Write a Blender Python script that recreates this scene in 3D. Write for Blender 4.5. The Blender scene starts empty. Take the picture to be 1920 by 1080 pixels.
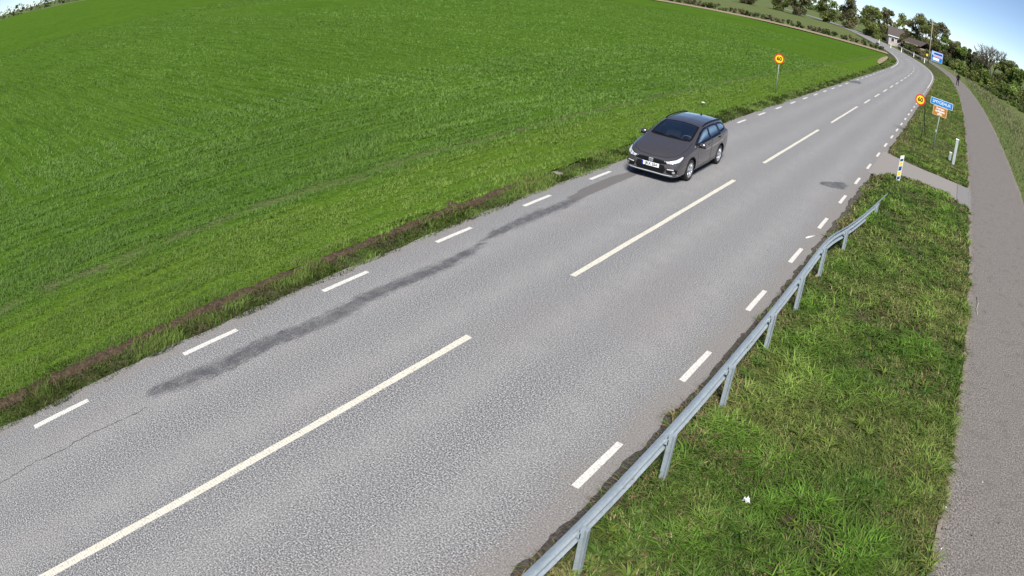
import bpy, bmesh, math, random
import numpy as np
from mathutils import Vector, Matrix
from mathutils.bvhtree import BVHTree

random.seed(7)
RNG = np.random.default_rng(11)
SC = bpy.context.scene
COL = SC.collection

# ------------------------------------------------------------------ camera
# a traffic camera on a mast beside the road: wide lens with barrel distortion
CAM_H, CAM_YAW, CAM_PITCH, CAM_ROLL = 5.812591, -0.6176078, 0.4713465, 0.0699737
F_PX, F_A = 1338.7612, -0.1160586          # r = f (t + a t^3), in pixels of a 1920 wide frame


def cam_axes():
    cp, sp, cy, sy = math.cos(CAM_PITCH), math.sin(CAM_PITCH), math.cos(CAM_YAW), math.sin(CAM_YAW)
    f = np.array([sy * cp, cy * cp, -sp])
    r = np.array([cy, -sy, 0.0])
    u = np.cross(r, f)
    c, s = math.cos(CAM_ROLL), math.sin(CAM_ROLL)
    return c * r + s * u, -s * r + c * u, f


CR, CU, CF = cam_axes()


def ray(u, v):
    x, y = u - 960.0, 540.0 - v
    r = math.hypot(x, y)
    t = r / F_PX
    for _ in range(20):
        t -= (F_PX * (t + F_A * t ** 3) - r) / (F_PX * (1 + 3 * F_A * t * t))
    s = math.sin(t) / max(r, 1e-9)
    return CR * (x * s) + CU * (y * s) + CF * math.cos(t)


def G(u, v, z=0.0):
    "where the line of sight through a photograph pixel meets the level z"
    d = ray(u, v)
    k = (z - CAM_H) / d[2]
    return np.array([d[0] * k, d[1] * k, z])


def AT(u, v, Y):
    "where that line of sight is Y metres up the road"
    d = ray(u, v)
    k = Y / d[1]
    return np.array([d[0] * k, Y, CAM_H + d[2] * k])


cam = bpy.data.cameras.new("camera")
cam_o = bpy.data.objects.new("camera", cam)
COL.objects.link(cam_o)
M = Matrix.Identity(4)
for i in range(3):
    M[i][0], M[i][1], M[i][2] = CR[i], CU[i], -CF[i]
M[0][3], M[1][3], M[2][3] = 0, 0, CAM_H
cam_o.matrix_world = M
cam.type = 'PANO'
cam.sensor_fit = 'HORIZONTAL'
cam.sensor_width = 36.0
cam.clip_start = 0.1
cam.clip_end = 6000
cc = cam
cc.panorama_type = 'FISHEYE_LENS_POLYNOMIAL'
cc.fisheye_fov = math.radians(170)
_t = np.linspace(0.002, 0.88, 300)
_r = F_PX * (_t + F_A * _t ** 3) * 36.0 / 1920.0
_A = np.stack([_r, _r ** 2, _r ** 3, _r ** 4], 1)
_k = np.linalg.lstsq(_A, _t, rcond=None)[0]
cc.fisheye_polynomial_k0 = 0.0
cc.fisheye_polynomial_k1 = -float(_k[0])
cc.fisheye_polynomial_k2 = -float(_k[1])
cc.fisheye_polynomial_k3 = -float(_k[2])
cc.fisheye_polynomial_k4 = -float(_k[3])
SC.camera = cam_o

# ------------------------------------------------------------------ sky and sun
SUN_AZ, SUN_EL = math.radians(150), math.radians(49)      # azimuth from +Y towards +X
w = bpy.data.worlds.new("World")
SC.world = w
w.use_nodes = True
nt = w.node_tree
bg = nt.nodes["Background"]
sky = nt.nodes.new("ShaderNodeTexSky")
sky.sky_type = 'NISHITA'
sky.sun_disc = False
sky.sun_elevation = SUN_EL
sky.sun_rotation = SUN_AZ
sky.air_density = 0.75
sky.dust_density = 0.1
sky.altitude = 3500
sky.ozone_density = 1.5
nt.links.new(sky.outputs[0], bg.inputs[0])
bg.inputs[1].default_value = 0.06
sl = bpy.data.lights.new("sun", 'SUN')
sl.energy = 3.6
sl.angle = math.radians(16)
sl.color = (1.0, 0.965, 0.91)
so = bpy.data.objects.new("sun", sl)
COL.objects.link(so)
sdir = Vector((math.sin(SUN_AZ) * math.cos(SUN_EL), math.cos(SUN_AZ) * math.cos(SUN_EL), math.sin(SUN_EL)))
so.rotation_euler = (-sdir).to_track_quat('-Z', 'Y').to_euler()
so.location = (30, -30, 60)
vs = SC.view_settings
vs.view_transform = 'Standard'
vs.look = 'None'
vs.exposure = 1.03
vs.gamma = 1.0
vs.use_curve_mapping = False


# ------------------------------------------------------------------ helpers
def tag(o, label=None, cat=None, group=None, kind=None):
    for k, v in (("label", label), ("category", cat), ("group", group), ("kind", kind)):
        if v:
            o[k] = v
    return o


def link(o, parent=None):
    COL.objects.link(o)
    if parent is not None:
        o.parent = parent
    return o


def empty(name, loc=(0, 0, 0), rz=0.0):
    o = bpy.data.objects.new(name, None)
    o.empty_display_size = 0.2
    o.location = loc
    o.rotation_euler = (0, 0, rz)
    COL.objects.link(o)
    return o


def mesh_obj(name, verts, faces, mat=None, parent=None, smooth=False, loc=None):
    me = bpy.data.meshes.new(name)
    me.from_pydata([tuple(v) for v in verts], [], [tuple(f) for f in faces])
    me.update()
    if smooth:
        me.polygons.foreach_set("use_smooth", [True] * len(me.polygons))
    if mat:
        me.materials.append(mat)
    o = bpy.data.objects.new(name, me)
    if loc is not None:
        o.location = loc
    return link(o, parent)


def bm_obj(name, bm, mat=None, parent=None, smooth=False, loc=None):
    me = bpy.data.meshes.new(name)
    bmesh.ops.recalc_face_normals(bm, faces=bm.faces)
    bm.to_mesh(me)
    bm.free()
    if smooth:
        me.polygons.foreach_set("use_smooth", [True] * len(me.polygons))
    if mat:
        me.materials.append(mat)
    o = bpy.data.objects.new(name, me)
    if loc is not None:
        o.location = loc
    return link(o, parent)


def bm_box(bm, c, s, rot=None, bevel=0.0):
    r = bmesh.ops.create_cube(bm, size=1.0)
    vs_ = r['verts']
    m = Matrix.Translation(c) @ (rot.to_4x4() if rot else Matrix.Identity(4)) @ Matrix.Diagonal((s[0], s[1], s[2], 1))
    bmesh.ops.transform(bm, matrix=m, verts=vs_)
    if bevel:
        es = list({e for v in vs_ for e in v.link_edges})
        bmesh.ops.bevel(bm, geom=es, offset=bevel, segments=2, affect='EDGES', profile=0.5)


def bm_tube(bm, pts, radii, n=8, cap=True):
    pts = [Vector(p) for p in pts]
    if not isinstance(radii, (list, tuple)):
        radii = [radii] * len(pts)
    rings = []
    up = Vector((0.13, 0.31, 0.94))
    for i, p in enumerate(pts):
        d = (pts[min(i + 1, len(pts) - 1)] - pts[max(i - 1, 0)]).normalized()
        a = d.cross(up)
        if a.length < 1e-3:
            a = d.cross(Vector((1, 0, 0)))
        a.normalize()
        b = d.cross(a)
        rings.append([bm.verts.new(p + (a * math.cos(2 * math.pi * k / n) + b * math.sin(2 * math.pi * k / n)) * radii[i]) for k in range(n)])
    for r0, r1 in zip(rings, rings[1:]):
        for k in range(n):
            bm.faces.new((r0[k], r0[(k + 1) % n], r1[(k + 1) % n], r1[k]))
    if cap:
        bm.faces.new(rings[0][::-1])
        bm.faces.new(rings[-1])


def tube_obj(name, pts, radii, mat, parent=None, n=8):
    bm = bmesh.new()
    bm_tube(bm, pts, radii, n)
    return bm_obj(name, bm, mat, parent, smooth=True)


def box_obj(name, c, s, mat, parent=None, bevel=0.0, rot=None):
    bm = bmesh.new()
    bm_box(bm, c, s, rot, bevel)
    return bm_obj(name, bm, mat, parent)


def lathe_obj(name, prof, mat, parent=None, n=24, axis='Z', loc=None):
    "prof: (radius, height) pairs"
    vs_, fs = [], []
    for k in range(n):
        a = 2 * math.pi * k / n
        for r, h in prof:
            p = (r * math.cos(a), r * math.sin(a), h)
            if axis == 'Y':
                p = (p[0], p[2], p[1])
            if axis == 'X':
                p = (p[2], p[0], p[1])
            vs_.append(p)
    m = len(prof)
    for k in range(n):
        for j in range(m - 1):
            a, b = k * m + j, ((k + 1) % n) * m + j
            fs.append((a, b, b + 1, a + 1))
    o = mesh_obj(name, vs_, fs, mat, parent, True, loc)
    return o


def text_obj(name, s, size, mat, parent, m4, extrude=0.0, align='CENTER', squeeze=1.0, bold=0.0):
    cu = bpy.data.curves.new(name, 'FONT')
    cu.body = s
    cu.size = size
    cu.align_x = align
    cu.align_y = 'CENTER'
    cu.extrude = extrude
    cu.offset = bold
    cu.resolution_u = 4
    t = bpy.data.objects.new(name + "_tmp", cu)
    COL.objects.link(t)
    dg = bpy.context.evaluated_depsgraph_get()
    me = bpy.data.meshes.new_from_object(t.evaluated_get(dg))
    bpy.data.objects.remove(t)
    bpy.data.curves.remove(cu)
    me.name = name
    me.transform(Matrix.Diagonal((squeeze, 1, 1, 1)))
    me.transform(m4)
    me.materials.clear()
    me.materials.append(mat)
    o = bpy.data.objects.new(name, me)
    return link(o, parent)


# ---- smooth random fields for numpy
_PERM = RNG.random((256, 256))


def vnoise(x, y):
    xi, yi = np.floor(x).astype(int), np.floor(y).astype(int)
    fx, fy = x - xi, y - yi
    fx, fy = fx * fx * (3 - 2 * fx), fy * fy * (3 - 2 * fy)
    g = lambda a, b: _PERM[a & 255, b & 255]
    return (g(xi, yi) * (1 - fx) + g(xi + 1, yi) * fx) * (1 - fy) + (g(xi, yi + 1) * (1 - fx) + g(xi + 1, yi + 1) * fx) * fy


def fbm(x, y, s=1.0, o=3):
    t, a, n = 0, 1.0, 0
    for k in range(o):
        t = t + a * vnoise(x * s * 2 ** k + 17.3 * k, y * s * 2 ** k + 5.1 * k)
        n += a
        a *= 0.5
    return t / n


def sstep(a, b, x):
    t = np.clip((x - a) / (b - a), 0, 1)
    return t * t * (3 - 2 * t)


# ------------------------------------------------------------------ materials
class N:
    def __init__(self, name):
        self.m = bpy.data.materials.new(name)
        self.m.use_nodes = True
        self.t = self.m.node_tree
        self.b = self.t.nodes["Principled BSDF"]
        self.out = self.t.nodes["Material Output"]

    def n(self, kind, ins=None, **kw):
        nd = self.t.nodes.new("ShaderNode" + kind)
        for k, v in kw.items():
            setattr(nd, k, v)
        for k, v in (ins or {}).items():
            self.set(nd.inputs[k], v)
        return nd

    def set(self, sock, v):
        if isinstance(v, bpy.types.NodeSocket):
            self.t.links.new(v, sock)
        else:
            sock.default_value = v

    def p(self, **kw):
        for k, v in kw.items():
            self.set(self.b.inputs[k.replace('_', ' ')], v)
        return self

    def coord(self):
        return self.n("TexCoord").outputs["Object"]

    def noise(self, scale, detail=2.0, vec=None, rough=0.5, dist=0.0):
        i = {"Scale": scale, "Detail": detail, "Roughness": rough, "Distortion": dist}
        i["Vector"] = vec if vec is not None else self.coord()
        return self.n("TexNoise", i).outputs["Fac"]

    def mapping(self, scale, rot=(0, 0, 0), vec=None):
        return self.n("Mapping", {"Vector": vec if vec is not None else self.coord(), "Scale": scale, "Rotation": rot}).outputs[0]

    def ramp(self, fac, stops, interp='LINEAR'):
        r = self.n("ValToRGB", {"Fac": fac})
        r.color_ramp.interpolation = interp
        el = r.color_ramp.elements
        while len(el) < len(stops):
            el.new(0.5)
        for e, (p, c) in zip(el, stops):
            e.position = p
            e.color = (c, c, c, 1) if isinstance(c, (int, float)) else (*c, 1)
        return r.outputs["Color"]

    def mix(self, f, a, b, mode='MIX'):
        nd = self.n("Mix", data_type='RGBA', blend_type=mode)
        self.set(nd.inputs[0], f)
        for s, v in ((nd.inputs[6], a), (nd.inputs[7], b)):
            self.set(s, (*v, 1) if isinstance(v, tuple) and len(v) == 3 else v)
        return nd.outputs[2]

    def math(self, op, a, b=0.0, c=None):
        nd = self.n("Math", operation=op)
        self.set(nd.inputs[0], a)
        self.set(nd.inputs[1], b)
        if c is not None:
            self.set(nd.inputs[2], c)
        return nd.outputs[0]

    def attr(self, name, out="Fac"):
        return self.n("Attribute", attribute_name=name).outputs[out]

    def bump(self, h, strength=0.3, dist=0.02):
        self.set(self.b.inputs["Normal"], self.n("Bump", {"Height": h, "Strength": strength, "Distance": dist}).outputs[0])
        return self


def simple(name, col, rough=0.5, metal=0.0, coat=0.0, var=0.12, vscale=6.0, bump=0.0):
    "plain paint, rubber or metal with a little procedural wear"
    m = N(name)
    nz = m.noise(vscale, 4.0)
    c = m.mix(nz, tuple(x * (1 - var) for x in col), tuple(min(1, x * (1 + var)) for x in col))
    m.p(Base_Color=c, Roughness=m.math('MULTIPLY_ADD', nz, 0.12, rough - 0.06), Metallic=metal, Coat_Weight=coat)
    if max(col) < .012:
        m.b.inputs["Specular IOR Level"].default_value = 0.12
    if bump:
        m.bump(m.noise(vscale * 8, 3.0), bump, 0.005)
    return m.m


def mat_asphalt():
    m = N("road_asphalt")
    co = m.coord()
    g1 = m.noise(46.0, 2.0, co, 0.7)
    g2 = m.noise(9.0, 2.0, co, 0.55)
    base = m.ramp(g1, [(0.35, (.036, .038, .043)), (0.45, (.112, .113, .118)), (0.54, (.225, .224, .226)), (0.66, (.50, .495, .485))])
    base = m.mix(m.ramp(g2, [(0.46, 0.0), (0.70, 0.30)]), base, (.205, .203, .203))
    big = m.noise(0.9, 3.0, m.mapping((1.0, 0.25, 1.0), vec=co))
    base = m.mix(m.ramp(big, [(0.38, 0.0), (0.75, 0.26)]), base, (.222, .219, .216))
    worn = m.math('MULTIPLY', m.attr("worn"), m.ramp(m.noise(2.5, 3.0, co), [(0.3, 0.35), (0.65, 1.0)]))
    base = m.mix(worn, base, m.mix(m.ramp(g1, [(0.35, 0.0), (0.65, 1.0)]), (.126, .122, .120), (.378, .368, .360)))
    pink = m.ramp(m.noise(0.55, 2.0, m.mapping((1.0, 0.3, 1.0), vec=co)), [(0.55, 0.0), (0.75, 0.22)])
    base = m.mix(pink, base, (.25, .20, .18))
    sand = m.math('ADD', m.attr("sand"), m.ramp(m.noise(9.0, 3.0, co), [(0.3, -0.0), (0.7, 0.0)]))
    sand = m.math('MULTIPLY', m.attr("sand"), m.ramp(m.noise(5.0, 4.0, co), [(0.25, 0.55), (0.6, 1.0)]))
    base = m.mix(sand, base, m.mix(m.ramp(g1, [(0.35, 0.0), (0.65, 1.0)]), (.150, .139, .130), (.248, .230, .215)))
    edge = m.math('ADD', m.attr("tar"), m.math('MULTIPLY_ADD', m.noise(1.0, 5.0, m.mapping((11.0, 3.0, 1.0), vec=co), 0.75), 2.4, -1.2))
    tar = m.math('MULTIPLY', m.ramp(edge, [(0.2, 0.0), (0.9, 0.95)]), m.ramp(m.noise(4.0, 5.0, co, 0.7), [(0.3, 0.45), (0.6, 1.0)]))
    base = m.mix(tar, base, m.mix(m.ramp(g1, [(0.3, 0.0), (0.7, 1.0)]), (.032, .033, .038), (.105, .106, .112)))
    br = m.ramp(m.math('ADD', m.attr("patch"), m.math('MULTIPLY_ADD', m.noise(6.0, 3.0, co), 0.5, -0.25)), [(0.46, 0.0), (0.56, 0.85)])
    base = m.mix(br, base, m.mix(g1, (.080, .073, .070), (.150, .138, .132)))
    crack = m.math('ADD', m.attr("crack"), m.math('MULTIPLY_ADD', m.noise(5.0, 3.0, co), 0.8, -0.4))
    base = m.mix(m.ramp(crack, [(0.62, 0.0), (0.85, 0.75)]), base, (.035, .034, .034))
    m.p(Base_Color=base, Roughness=0.86)
    m.b.inputs["Specular IOR Level"].default_value = 0.3
    m.bump(g1, 0.35, 0.010)
    return m.m


def mat_path():
    m = N("path_asphalt")
    co = m.coord()
    g1 = m.noise(30.0, 2.5, co, 0.75)
    base = m.ramp(g1, [(0.36, (.058, .051, .047)), (0.5, (.150, .136, .126)), (0.66, (.310, .280, .258))])
    b2 = m.noise(1.3, 4.0, m.mapping((1.0, 0.35, 1.0), vec=co))
    base = m.mix(m.ramp(b2, [(0.35, 0.0), (0.7, 0.40)]), base, (.152, .138, .128))
    st = m.ramp(m.noise(3.0, 4.0, co), [(0.54, 0.0), (0.72, 0.5)])
    base = m.mix(st, base, (.10, .09, .08))
    sand = m.math('MULTIPLY', m.attr("sand"), m.ramp(m.noise(7.0, 3.0, co), [(0.3, 0.3), (0.6, 1.0)]))
    base = m.mix(sand, base, (.235, .20, .165))
    cr = m.ramp(m.math('ADD', m.attr("crack"), m.math('MULTIPLY_ADD', m.noise(6.0, 3.0, co), 0.6, -0.3)), [(0.65, 0.0), (0.85, 0.7)])
    base = m.mix(cr, base, (.05, .045, .04))
    m.p(Base_Color=base, Roughness=0.9)
    m.b.inputs["Specular IOR Level"].default_value = 0.25
    m.bump(g1, 0.4, 0.008)
    return m.m


def mat_paint(name, col):
    "thermoplastic road marking with cross ribs, worn through in spots"
    m = N(name)
    co = m.coord()
    wv = m.n("TexWave", {"Vector": co, "Scale": 8.0, "Distortion": 0.6, "Detail": 1.0}, bands_direction='Y').outputs["Fac"]
    nz = m.noise(30.0, 3.0, co)
    c = m.mix(m.ramp(wv, [(0.15, 0.42), (0.6, 0.0)]), col, tuple(x * 0.62 for x in col))
    c = m.mix(m.ramp(nz, [(0.52, 0.0), (0.66, 0.65)]), c, (.27, .25, .235))
    c = m.mix(m.ramp(m.noise(3.0, 3.0, co), [(0.4, 0.0), (0.75, 0.3)]), c, tuple(x * 0.72 for x in col))
    m.p(Base_Color=c, Roughness=0.6)
    m.bump(wv, 0.4, 0.004)
    return m.m


def mat_soil(name, a, b, scale=14.0):
    m = N(name)
    co = m.coord()
    n1 = m.noise(scale, 5.0, co, 0.65)
    c = m.ramp(n1, [(0.3, a), (0.7, b)])
    m.p(Base_Color=c, Roughness=0.95)
    m.b.inputs["Specular IOR Level"].default_value = 0.15
    m.bump(n1, 0.9, 0.05)
    return m.m


def mat_verge():
    m = N("verge_ground")
    co = m.coord()
    n1 = m.noise(9.0, 5.0, co, 0.65)
    n2 = m.noise(0.8, 3.0, co)
    soil = m.ramp(n1, [(0.3, (.030, .024, .016)), (0.7, (.100, .078, .052))])
    grass = m.ramp(n1, [(0.3, (.030, .048, .010)), (0.7, (.090, .130, .028))])
    c = m.mix(m.ramp(n2, [(0.36, 0.0), (0.6, 0.9)]), soil, grass)
    m.p(Base_Color=c, Roughness=0.95)
    m.b.inputs["Specular IOR Level"].default_value = 0.1
    m.bump(n1, 0.9, 0.06)
    return m.m


def mat_ground():
    m = N("far_grass")
    co = m.coord()
    n1 = m.noise(1.6, 5.0, co, 0.7)
    n2 = m.noise(0.12, 4.0, co)
    c = m.ramp(n1, [(0.3, (.055, .080, .018)), (0.7, (.130, .165, .055))])
    c = m.mix(m.ramp(n2, [(0.4, 0.0), (0.65, 0.6)]), c, (.125, .130, .062))
    m.p(Base_Color=c, Roughness=0.95)
    m.b.inputs["Specular IOR Level"].default_value = 0.1
    m.bump(n1, 0.8, 0.1)
    return m.m


def mat_field():
    "young cereal: drilled along the road on the headland, across it further out"
    m = N("field_crop_ground")
    co = m.coord()
    x = m.n("SeparateXYZ", {"Vector": co}).outputs["X"]
    xw = m.math('ADD', x, m.math('MULTIPLY_ADD', m.noise(0.5, 2.0, co), 0.8, -0.4))
    inner = m.n("MapRange", {"Value": xw, "From Min": -23.0, "From Max": -20.2, "To Min": 1.0, "To Max": 0.0}).outputs[0]
    rows_y = m.noise(1.0, 5.0, m.mapping((4.2, 0.55, 1.0), vec=co), 0.66)
    rows_x = m.noise(1.0, 5.0, m.mapping((0.22, 2.6, 1.0), vec=co), 0.68)
    fine = m.noise(7.0, 4.0, co, 0.7)
    mid = m.noise(0.16, 4.0, m.mapping((0.5, 1.0, 1.0), vec=co), 0.6)
    rowh = m.mix(inner, rows_y, rows_x)
    h = m.math('ADD', m.math('MULTIPLY', rowh, 0.62), m.math('MULTIPLY', fine, 0.38))
    c = m.ramp(h, [(0.30, (.016, .042, .006)), (0.46, (.048, .104, .012)), (0.60, (.078, .150, .019)), (0.74, (.110, .190, .030))])
    c = m.mix(m.ramp(mid, [(0.36, 0.0), (0.68, 0.55)]), c, m.mix(h, (.050, .105, .012), (.105, .180, .024)))
    near = m.n("MapRange", {"Value": xw, "From Min": -13.1, "From Max": -12.4}).outputs[0]
    c = m.mix(m.math('MULTIPLY', near, 0.6), c, m.mix(fine, (.050, .095, .012), (.130, .210, .026)))
    # bare wheel track beside the headland
    tr = m.n("MapRange", {"Value": m.math('ABSOLUTE', m.math('ADD', xw, 13.35)), "From Min": 0.05, "From Max": 0.42, "To Min": 1.0, "To Max": 0.0}).outputs[0]
    c = m.mix(m.math('MULTIPLY', tr, m.ramp(m.noise(1.2, 3.0, co), [(0.34, 0.05), (0.66, 0.80)])), c, m.mix(fine, (.070, .072, .035), (.165, .160, .090)))
    m.p(Base_Color=c, Roughness=0.9)
    m.b.inputs["Specular IOR Level"].default_value = 0.0
    m.bump(h, 1.0, 0.22)
    return m.m


def mat_leaf(name, trans=0.35, rough=0.6):
    m = N(name)
    col = m.attr("Col", "Color")
    m.p(Base_Color=col, Roughness=rough)
    m.b.inputs["Specular IOR Level"].default_value = 0.25
    tr = m.n("BsdfTranslucent", {"Color": m.mix(0.25, col, (.20, .26, .04))})
    mx = m.n("MixShader", {0: trans, 1: m.b.outputs[0], 2: tr.outputs[0]})
    m.t.links.new(mx.outputs[0], m.out.inputs[0])
    return m.m


def mat_bark():
    m = N("bark")
    co = m.coord()
    n1 = m.noise(5.0, 5.0, m.mapping((4, 4, 1), vec=co))
    m.p(Base_Color=m.ramp(n1, [(0.3, (.045, .036, .028)), (0.7, (.140, .115, .090))]), Roughness=0.95)
    m.bump(n1, 0.8, 0.03)
    return m.m


def mat_steel():
    m = N("galvanised_steel")
    co = m.coord()
    v = m.n("TexVoronoi", {"Vector": co, "Scale": 22.0}).outputs["Distance"]
    nz = m.noise(3.0, 4.0, co)
    c = m.mix(nz, (.29, .335, .37), (.40, .45, .485))
    c = m.mix(0.12, c, v, 'OVERLAY')
    c = m.mix(m.ramp(m.noise(6.0, 4.0, m.mapping((1, 1, 0.3), vec=co)), [(0.62, 0.0), (0.8, 0.45)]), c, (.24, .22, .19))
    m.p(Base_Color=c, Roughness=m.math('MULTIPLY_ADD', nz, 0.2, 0.42), Metallic=0.35)
    return m.m


def mat_carpaint():
    m = N("car_paint")
    co = m.coord()
    fl = m.noise(260.0, 1.0, co)
    c = m.mix(fl, (.108, .098, .102), (.180, .164, .170))
    dirt = m.n("MapRange", {"Value": m.n("SeparateXYZ", {"Vector": co}).outputs["Z"], "From Min": 0.15, "From Max": 0.55, "To Min": 0.35, "To Max": 0.0}).outputs[0]
    c = m.mix(m.math('MULTIPLY', dirt, m.noise(4.0, 4.0, co)), c, (.20, .18, .16))
    m.p(Base_Color=c, Metallic=0.7, Roughness=0.26, Coat_Weight=1.0, Coat_Roughness=0.03)
    return m.m


def mat_glass():
    m = N("car_glass")
    fr = m.n("Fresnel", {"IOR": 1.55}).outputs[0]
    tint = m.mix(m.noise(1.5, 2.0), (.52, .60, .60), (.60, .68, .68))
    tp = m.n("BsdfTransparent", {"Color": tint})
    gl = m.n("BsdfGlossy", {"Color": (.95, .97, 1, 1), "Roughness": 0.03})
    mx = m.n("MixShader", {0: m.math('MULTIPLY_ADD', fr, 1.5, 0.27), 1: tp.outputs[0], 2: gl.outputs[0]})
    m.t.links.new(mx.outputs[0], m.out.inputs[0])
    return m.m


MA = dict(
    asphalt=mat_asphalt(), path=mat_path(), white=mat_paint("edge_paint", (.66, .635, .59)), cream=mat_paint("centre_paint", (.66, .62, .52)),
    soil=mat_soil("turned_soil", (.028, .020, .012), (.118, .086, .054), 20.0), grit=mat_soil("edge_grit", (.036, .031, .025), (.150, .132, .112), 22.0), drysoil=mat_soil("dry_soil", (.17, .13, .085), (.36, .29, .20), 3.0),
    verge=mat_verge(), ground=mat_ground(), field=mat_field(), grass=mat_leaf("grass_blades"), crop=mat_leaf("crop_blades", 0.3), leaf=mat_leaf("foliage", 0.3), bark=mat_bark(),
    steel=mat_steel(), carpaint=mat_carpaint(), glass=mat_glass(),
    black=simple("black_plastic", (.009, .009, .010), 0.75), rubber=simple("tyre_rubber", (.018, .018, .018), 0.85, var=0.3, bump=0.2), trim=simple("dark_trim", (.008, .008, .010), 0.4),
    silver=simple("silver_alloy", (.62, .62, .64), 0.3, 0.7), chrome=simple("chrome", (.85, .85, .87), 0.12, 1.0, var=0.03), lampw=simple("lamp_glass", (.60, .62, .64), 0.1, 0.2, 1.0, var=0.1, vscale=30),
    tail=simple("tail_lamp_red", (.35, .02, .02), 0.2, 0.0, 1.0), cloth=simple("seat_cloth", (.045, .046, .05), 0.9), headrest=simple("pale_headrest", (.42, .43, .43), 0.9),
    signred=simple("sign_red", (.50, .035, .014), 0.4), signyel=simple("sign_yellow", (.86, .58, .012), 0.4), signblk=simple("sign_black", (.012, .012, .012), 0.45),
    signblue=simple("sign_blue", (.004, .17, .50), 0.4), signbrown=simple("sign_brown", (.40, .155, .022), 0.4), signwhite=simple("sign_white", (.80, .82, .82), 0.4), signorange=simple("sign_cream", (.74, .52, .28), 0.45),
    signblue2=simple("sign_dark_blue", (.008, .045, .26), 0.4), signpale=simple("sign_pale_blue", (.34, .46, .80), 0.4), signpink=simple("sign_pink", (.66, .30, .30), 0.4), galv=simple("galvanised_pole", (.26, .30, .25), 0.55, 0.3),
    greypost=simple("grey_post", (.36, .40, .41), 0.6, var=0.2), plate=simple("plate_white", (.80, .81, .83), 0.35), platblue=simple("plate_blue", (.02, .05, .35), 0.4),
    whitepost=simple("white_plastic", (.78, .78, .74), 0.5, var=0.15), blue=simple("marker_blue", (.010, .07, .20), 0.45), yellow=simple("marker_yellow", (.78, .56, .05), 0.45),
    wood=simple("weathered_wood", (.23, .21, .15), 0.9, var=0.3, vscale=4), stone=simple("field_stone", (.16, .15, .12), 0.95, var=0.35, vscale=8, bump=0.6), plaster=simple("pale_plaster", (.42, .36, .34), 0.9), brick=simple("old_brick", (.26, .13, .09), 0.9, var=0.3, vscale=12),
    tileroof=simple("roof_tiles", (.075, .060, .055), 0.85, var=0.3, vscale=10), pane=simple("window_pane", (.03, .035, .045), 0.12), litter=simple("white_litter", (.62, .62, .60), 0.6), stick=simple("dry_stick", (.34, .30, .24), 0.9),
    darkcloth=simple("dark_clothes", (.009, .008, .011), 0.9, var=0.3), skin=simple("skin", (.48, .29, .20), 0.55), hair=simple("dark_hair", (.03, .02, .015), 0.7), shoe=simple("shoe_leather", (.02, .02, .02), 0.6),
    crackdirt=simple("crack_dirt", (.030, .028, .026), 0.95), thermo=simple("path_slab", (.19, .18, .178), 0.9, var=0.25, vscale=12, bump=0.3), apron=None)

# ------------------------------------------------------------------ road geometry
CENTRE = [(-6.08, -60), (-6.08, -20), (-6.08, 20), (-6.03, 50), (-6.0, 80), (-6.1, 95), (-6.55, 108), (-7.55, 120), (-9.05, 131), (-10.9, 141), (-13.0, 150.5), (-16.9, 165), (-21.6, 183), (-28, 206), (-38, 236), (-52, 268), (-72, 300), (-100, 335)]


def smooth_line(pts, step=1.0):
    p = np.array(pts, float)
    d = np.r_[0, np.cumsum(np.hypot(*np.diff(p, axis=0).T))]
    tng = np.gradient(p, d, axis=0)
    s = np.arange(0, d[-1], step)
    i = np.clip(np.searchsorted(d, s, side='right') - 1, 0, len(d) - 2)
    h = (d[i + 1] - d[i])[:, None]
    t = ((s - d[i])[:, None]) / h
    q = (2 * t ** 3 - 3 * t ** 2 + 1) * p[i] + (t ** 3 - 2 * t ** 2 + t) * h * tng[i] + (-2 * t ** 3 + 3 * t ** 2) * p[i + 1] + (t ** 3 - t ** 2) * h * tng[i + 1]
    tg = np.gradient(q, axis=0)
    tg /= np.linalg.norm(tg, axis=1)[:, None]
    return q, np.stack([tg[:, 1], -tg[:, 0]], 1), s            # points, right-hand normals, arc length


RC, RN, RS = smooth_line(CENTRE, 0.2)
HL, HR = 3.25, 3.50


def at_road(Y, off=0.0):
    "point beside the centre line at the station whose centre has this Y"
    i = int(np.argmin(np.abs(RC[:, 1] - Y)))
    return RC[i] + RN[i] * off, math.atan2(-RN[i][1], RN[i][0])


# lateral distance (right positive) from the centre line for many points
def lateral(x, y):
    return x - np.interp(y, RC[:, 1], RC[:, 0])


def add_attr(me, name, vals):
    a = me.attributes.new(name, 'FLOAT', 'POINT')
    a.data.foreach_set("value", np.asarray(vals, np.float32))


def grid_mesh(name, V, nu, nv, mat, attrs=None, parent=None, smooth=True):
    me = bpy.data.meshes.new(name)
    idx = np.arange(nu * nv).reshape(nu, nv)
    q = np.stack([idx[:-1, :-1], idx[:-1, 1:], idx[1:, 1:], idx[1:, :-1]], -1).reshape(-1, 4)
    me.vertices.add(nu * nv)
    me.vertices.foreach_set("co", np.asarray(V, np.float32).ravel())
    me.loops.add(q.size)
    me.loops.foreach_set("vertex_index", q.ravel().astype(np.int32))
    me.polygons.add(len(q))
    me.polygons.foreach_set("loop_start", np.arange(0, q.size, 4, dtype=np.int32))
    me.polygons.foreach_set("use_smooth", np.full(len(q), smooth))
    me.update(calc_edges=True)
    me.validate()
    for k, v in (attrs or {}).items():
        add_attr(me, k, v)
    me.materials.append(mat)
    o = bpy.data.objects.new(name, me)
    return link(o, parent)


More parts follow.
